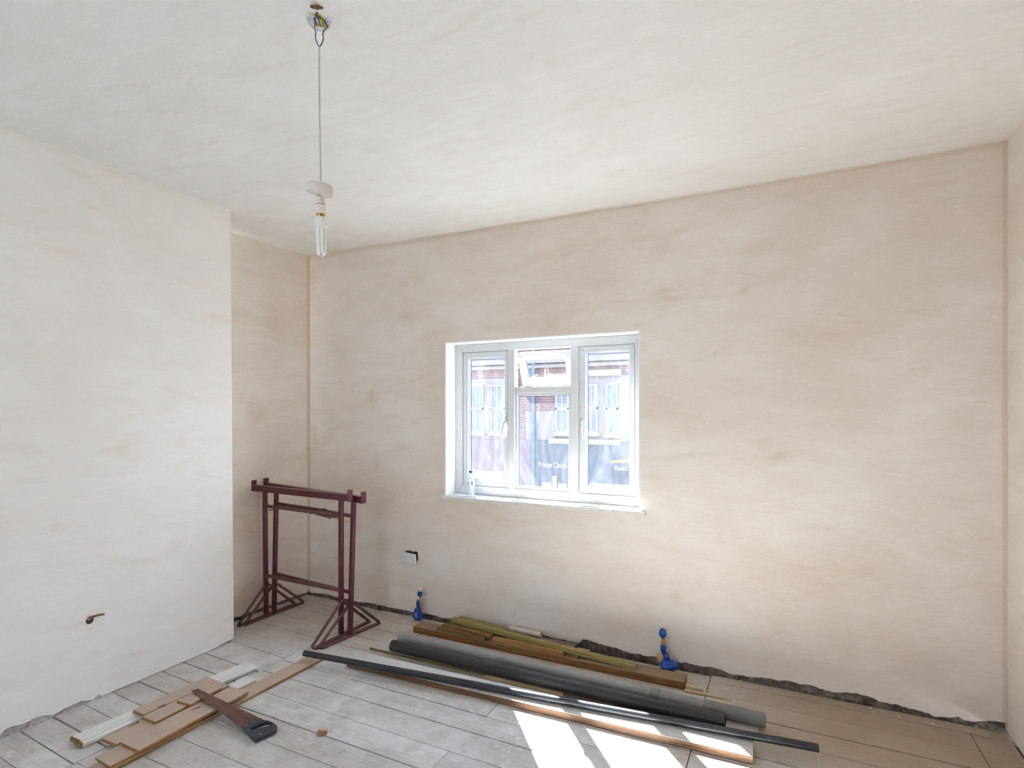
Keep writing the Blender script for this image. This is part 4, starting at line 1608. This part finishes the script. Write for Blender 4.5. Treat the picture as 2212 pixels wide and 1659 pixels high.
for (x0_, y0_, x1_, y1_) in ((865, 545, 925, 570), (955, 560, 1075, 590), (1105, 585, 1180, 605)):
    mb = MB()
    a_, b2 = rp(x0_, (y0_ + y1_) / 2), rp(x1_, (y0_ + y1_) / 2)
    mb.tube([a_ - uy * 0.002, b2 - uy * 0.002], 0.0045, 10)
    mb.build('terminal', M_brass, rose)
wires = [
    (M_yellow_w, [(865, 300), (930, 370), (990, 430), (1010, 500), (1010, 575)], 0.0028),
    (M_yellow_w, [(1010, 320), (1060, 400), (1040, 470), (1030, 570)], 0.0034),
    (M_blue_w, [(1000, 290), (930, 410), (880, 470), (885, 550)], 0.0036),
    (M_blue_w, [(960, 380), (850, 470), (845, 545)], 0.0030),
    (M_brown_w, [(930, 350), (970, 430), (985, 500), (1000, 570)], 0.0040),
    (M_brown_w, [(990, 390), (1060, 460), (1110, 540), (1150, 595)], 0.0034),
    (M_brown_w, [(1000, 380), (1020, 480), (1045, 575)], 0.0034),
]
for mt, pts, r in wires:
    mb = MB()
    P_ = [rp(a, b_, 0.016 + 0.010 * math.sin(i * 1.3 + r * 900)) for i, (a, b_) in enumerate(pts)]
    mb.tube(P_, r * 0.8, 8)
    mb.build('wire', mt, rose)


def zp7(a, b_, dz=0.0):
    return pp(600 + a / 11.06, b_ / 11.06, dz)


mb = MB()
mb.tube([rp(850, 560, 0.018), zp7(880, 680), zp7(912, 780), zp7(898, 850), zp7(915, 960), zp7(950, 1050), zp7(990, 1120), zp7(990, 1150)], 0.0022, 10)
mb.build('wire', M_blue_w, pend)
mb = MB()
mb.tube([rp(1155, 600, 0.018), zp7(1120, 700), zp7(1075, 820), zp7(1092, 930), zp7(1060, 1030), zp7(1005, 1110), zp7(994, 1150)], 0.0022, 10)
mb.build('wire', M_brown_w, pend)
c8 = lambda a, b_, dz=0.0: pp(620 + a / 7.9, 370 + b_ / 7.9, dz)
mb = MB()
mb.tube([zp7(995, 1120), zp7(990, 1250), pp(690.3, 250), c8(572, 0), c8(570, 200), c8(566, 300), c8(562, 440)], 0.0034, 12)
mb.build('cable', M_cable, pend)
# loose slid-down cover
cc_ = c8(566, 312)
ax_c = (Vector((0, 0, 1)) + RD * 0.17 - VD * 0.05).normalized()
mb = MB()
mb.lathe([(0.006, 0.017), (0.046, 0.017), (0.0485, 0.012), (0.050, -0.014), (0.049, -0.0165), (0.044, -0.0185), (0.010, -0.0215), (0.006, -0.0215)], cc_, ax_c, 44)
mb.build('rose_cover', M_lampplastic, pend)
lh = c8(563, 430)
axd = (c8(590, 1455) - lh).normalized()
u_ = ZP / FPX / 7.9
mb = MB()
mb.lathe([(0.006, -10 * u_), (35 * u_, 5 * u_), (62 * u_, 20 * u_), (72 * u_, 60 * u_), (80 * u_, 142 * u_), (76 * u_, 146 * u_)], lh, axd, 32)
mb.lathe([(76 * u_, 152 * u_), (86 * u_, 154 * u_), (86 * u_, 290 * u_), (78 * u_, 306 * u_), (66 * u_, 306 * u_)], lh, axd, 32)
holder = mb.build('lamp_holder', M_lampplastic, pend)
mb = MB()
mb.lathe([(78 * u_, 140 * u_), (80 * u_, 143 * u_), (80 * u_, 153 * u_), (78 * u_, 156 * u_)], lh, axd, 32)
mb.build('holder_ring', M_dark, holder)
mb = MB()
mb.lathe([(0, 282 * u_), (62 * u_, 284 * u_), (62 * u_, 352 * u_), (58 * u_, 358 * u_), (0, 358 * u_)], lh, axd, 28)
mb.build('bulb_cap', M_brass, pend)
mb = MB()
mb.lathe([(58 * u_, 350 * u_), (72 * u_, 368 * u_), (98 * u_, 405 * u_), (110 * u_, 450 * u_), (112 * u_, 520 * u_), (106 * u_, 534 * u_), (96 * u_, 540 * u_), (0, 541 * u_)], lh, axd, 36)
bulb = mb.build('bulb_body', M_whiteplastic, pend)
bx_ = RD - axd * RD.dot(axd)
bx_.normalize()
by_ = axd.cross(bx_).normalized()
for k in range(3):
    a = 2 * math.pi * k / 3 + 0.45
    c0 = bx_ * math.cos(a) * 48 * u_ + by_ * math.sin(a) * 48 * u_
    tdir = (-bx_ * math.sin(a) + by_ * math.cos(a))
    for sgn in (-1, 1):
        pass
    o0 = lh + axd * 536 * u_
    w_ = 31 * u_
    pts = [o0 + c0 - tdir * w_, o0 + c0 - tdir * w_ + axd * 420 * u_]
    for j in range(1, 8):
        an = math.pi * j / 8
        pts.append(o0 + c0 + axd * (420 * u_ + math.sin(an) * w_ * 1.1) - tdir * w_ * math.cos(an))
    pts += [o0 + c0 + tdir * w_ + axd * 420 * u_, o0 + c0 + tdir * w_]
    mb = MB()
    mb.tube(pts, 26 * u_, 14)
    mb.build('tube', M_tube, bulb)

# ------------------------------------------------------------------ loose double socket
sk = thing('wall_socket', (-2.93, D - 0.02, 0.46), 'white double power socket hanging loose from its hole in the back wall', 'socket')
C = [bw(866.5, 1191.5, D - 0.020), bw(897, 1198, D - 0.050), bw(898.5, 1219.5, D - 0.055), bw(868.5, 1212, D - 0.024)]
nrm = (C[1] - C[0]).cross(C[3] - C[0]).normalized()
if nrm.y > 0:
    nrm = -nrm
th = nrm * -0.009
mb = MB()
mb.hexa([C[3] + th, C[2] + th, C[1] + th, C[0] + th, C[3], C[2], C[1], C[0]])
plate = mb.build('face_plate', M_whiteplastic, sk, bevel=0.002)


def pl(s, t):
    return (C[0] * (1 - s) + C[1] * s) * (1 - t) + (C[3] * (1 - s) + C[2] * s) * t


for bx0 in (0.14, 0.72):
    for (s, t) in ((0.0, 0.40), (0.12, 0.42), (0.03, 0.64), (0.15, 0.66)):
        p = pl(bx0 + s, t)
        mb = MB()
        mb.tube([p + nrm * 0.0006, p - nrm * 0.001], 0.0028, 10)
        mb.build('pin_hole', M_dark, plate)
for s in (0.08, 0.5):
    p = pl(s + 0.0, 0.5 if s > 0.3 else 0.52)
    mb = MB()
    mb.tube([p + nrm * 0.0008, p - nrm * 0.001], 0.0032, 12)
    mb.build('screw', M_handle, plate)
mb = MB()
hp = [(874, 1190), (886, 1189), (893, 1192), (900, 1190.5), (903, 1195), (903, 1210), (899, 1214), (880, 1210), (872, 1204)]
pts = smooth_loop([bw(u, v, D - 0.0015) for u, v in hp], 2)
n_ = len(pts)
ctr = sum(pts, Vector()) / n_
mb.add(pts + [p + Vector((0, 0.0012, 0)) for p in pts], [tuple(range(n_)), tuple(reversed(range(n_, 2 * n_)))] + [(i, (i + 1) % n_, n_ + (i + 1) % n_, n_ + i) for i in range(n_)])
mb.build('wall_hole', M_dark, sk)
mb = MB()
mb.tube([ctr, ctr + Vector((-0.01, -0.012, -0.01)), pl(0.6, 0.5) - nrm * 0.010], 0.005, 8)
mb.build('cable', M_cable, sk)

# ------------------------------------------------------------------ radiator pipe tails wrapped in blue film


def wrapped_pipe(label, cx, cy, zt, kind):
    t = thing('pipe_tail', (cx, cy, 0), label, 'pipe', None)
    rnd_ = random.Random(kind * 17 + 3)

    def lump(name, c, rx, rz, mat, amp=0.25, n=16):
        mb = MB()
        vs, fs = [], []
        rows = 10
        for j in range(rows + 1):
            ph = math.pi * j / rows
            for i in range(n):
                a = 2 * math.pi * i / n
                dirv = Vector((math.sin(ph) * math.cos(a), math.sin(ph) * math.sin(a), math.cos(ph)))
                k_ = 1 + amp * noise.noise(dirv * 2.4 + Vector((kind * 5, c[2] * 40, 0))) + amp * 0.5 * noise.noise(dirv * 6)
                vs.append(Vector(c) + Vector((dirv.x * rx * k_, dirv.y * rx * 0.8 * k_, dirv.z * rz * k_)))
        for j in range(rows):
            for i in range(n):
                a = j * n + i
                b_ = j * n + (i + 1) % n
                fs.append((a, b_, b_ + n, a + n))
        mb.add(vs, fs, True)
        return mb.build(name, mat, t)

    mb = MB()
    mb.tube([(cx, cy, 0.0), (cx + 0.003, cy + 0.005, zt * 0.5), (cx, cy + 0.004, zt * 0.92)], 0.0085, 12)
    mb.build('copper_pipe', M_copper, t)
    return t, lump


t, lump = wrapped_pipe('radiator pipe tail wrapped in blue film with a white cap, below the loose socket', -2.795, 3.905, 0.27, 1)
mb = MB()
mb.lathe([(0, 0.0), (0.010, 0.0), (0.011, 0.012), (0.010, 0.036), (0.007, 0.040), (0, 0.040)], (-2.790, 3.908, 0.245), (0.05, 0, 1), 18)
mb.build('cap', M_whiteplastic, t)
lump('blue_wrap', (-2.795, 3.906, 0.226), 0.021, 0.026, M_bluetape)
lump('blue_wrap', (-2.812, 3.905, 0.135), 0.016, 0.038, M_bluetape)
lump('tape', (-2.783, 3.902, 0.150), 0.013, 0.044, M_tape)
lump('blue_wrap', (-2.822, 3.90, 0.075), 0.024, 0.030, M_bluetape)
lump('blue_wrap', (-2.800, 3.895, 0.040), 0.043, 0.040, M_bluetape, 0.35)
lump('tape', (-2.803, 3.866, 0.048), 0.012, 0.018, M_tape)
t, lump = wrapped_pipe('radiator pipe tail wrapped in blue film and tan tape, right of the timber pile', -0.745, 3.90, 0.27, 2)
lump('blue_wrap', (-0.748, 3.902, 0.252), 0.024, 0.033, M_bluetape)
lump('tape', (-0.744, 3.902, 0.188), 0.017, 0.030, M_tape)
lump('blue_wrap', (-0.744, 3.902, 0.150), 0.020, 0.036, M_bluetape)
lump('tape', (-0.762, 3.895, 0.075), 0.028, 0.036, M_tape)
lump('blue_wrap', (-0.720, 3.897, 0.085), 0.022, 0.044, M_bluetape)
lump('blue_wrap', (-0.712, 3.880, 0.042), 0.050, 0.040, M_bluetape, 0.35)
lump('blue_wrap', (-0.672, 3.892, 0.052), 0.032, 0.034, M_bluetape, 0.35)

# pipe stub poking from the left wall
sc = xw(193, 1337, -3.83)
stub = thing('pipe_stub', sc, 'short dark pipe stub poking from a hole in the left wall', 'pipe')
mb = MB()
mb.lathe([(0.0, 0.002), (0.017, 0.002), (0.020, 0.0), (0.022, -0.004)], sc + Vector((0.008, 0, -0.008)), (1, 0, 0), 18)
mb.build('hole', M_dark, stub)
mb = MB()
mb.tube([sc + Vector((0.004, 0, 0.006)), sc + Vector((0.012, 0.015, 0.012)), sc + Vector((0.018, 0.05, 0.012)), sc + Vector((0.02, 0.072, 0.008))], 0.006, 10)
mb.build('wire_end', M_copper, stub)
mb = MB()
mb.lathe([(0.008, 0.0), (0.013, 0.001), (0.013, 0.008), (0.008, 0.009)], sc + Vector((0.008, -0.006, 0.010)), (1, 0.2, 0.2), 14)
mb.build('collar', simple('pinkish_collar', srgb(190, 150, 130), 0.5), stub)

# ------------------------------------------------------------------ water bottle on the sill
bc = bw(1017, 1069, D + 0.055)
bz = WZ0 + 0.0006
bot = thing('water_bottle', (bc.x, bc.y, bz), 'small clear water bottle with blue cap standing on the window sill', 'bottle')
hb = bw(1017, 1017, D + 0.055).z - bz
k_ = hb / 0.21
rb = 0.031
mb = MB()
mb.lathe([(0, 0.003), (rb * 0.7, 0.0), (rb, 0.008), (rb, 0.05 * k_), (rb * 0.94, 0.055 * k_), (rb, 0.06 * k_), (rb, 0.13 * k_), (rb * 0.95, 0.145 * k_), (rb * 0.62, 0.178 * k_), (0.0125, 0.190 * k_), (0.0125, 0.196 * k_)], (bc.x, bc.y, bz), (0, 0, 1), 32)
mb.build('body', M_bottle, bot)
mb = MB()
mb.lathe([(0, 0.193 * k_), (0.0155, 0.193 * k_), (0.0155, 0.209 * k_), (0.013, 0.211 * k_), (0, 0.211 * k_)], (bc.x, bc.y, bz), (0, 0, 1), 24)
mb.build('cap', M_cap, bot)
mb = MB()
mb.lathe([(rb + 0.0006, 0.088 * k_), (rb + 0.001, 0.09 * k_), (rb + 0.001, 0.128 * k_), (rb + 0.0006, 0.130 * k_)], (bc.x, bc.y, bz), (0, 0, 1), 32)
lb = mb.build('label', simple('label_white', srgb(232, 236, 242), 0.4), bot)
mb = MB()
vs = []
for i in range(5):
    a = math.radians(-75 + 30 * i / 4 + 20)
    for z in (0.095, 0.126):
        vs.append((bc.x + math.cos(a) * (rb + 0.0018), bc.y + math.sin(a) * (rb + 0.0018), bz + z * k_))
mb.add(vs, [(2 * i, 2 * i + 2, 2 * i + 3, 2 * i + 1) for i in range(4)])
mb.build('label_patch', M_labelblue, lb)

# crumbs of plaster and timber chips lying about
rc = random.Random(31)
mb = MB()
for i in range(260):
    if i < 130:
        x, y = rc.uniform(-3.9, 1.0), D - abs(rc.gauss(0.05, 0.05)) - 0.01
    else:
        x, y = rc.uniform(-3.7, 0.9), rc.uniform(1.4, 3.9)
    if y > D - 0.012:
        continue
    if -2.75 < x < 0.2 and 2.93 < y < 3.96:
        continue
    if -3.5 < x < -2.4 and 1.25 < y < 3.0:
        continue
    if -3.3 < x < -3.0 and 2.9 < y < 3.8:
        continue
    if -4.2 < x < -3.85 and y < 2.95:
        continue
    r = rc.uniform(0.002, 0.006) * (1.4 if i < 130 else 0.8)
    c = Vector((x, y, r * 0.4))
    q = [Vector((rc.uniform(0.5, 1) * sx, rc.uniform(0.5, 1) * sy, rc.uniform(0.4, 0.8) * sz)) * r
         for sz in (-0.5, 1) for sx, sy in ((-1, -1), (1, -1), (1, 1), (-1, 1))]
    mb.hexa([c + p for p in q])
o = mb.build('plaster_crumbs', simple('crumb', srgb(206, 196, 184), 0.9, var=0.2, scale=30), None, kind='stuff')
o['label'] = 'pale crumbs of plaster scattered on the floorboards'
o['category'] = 'crumbs'
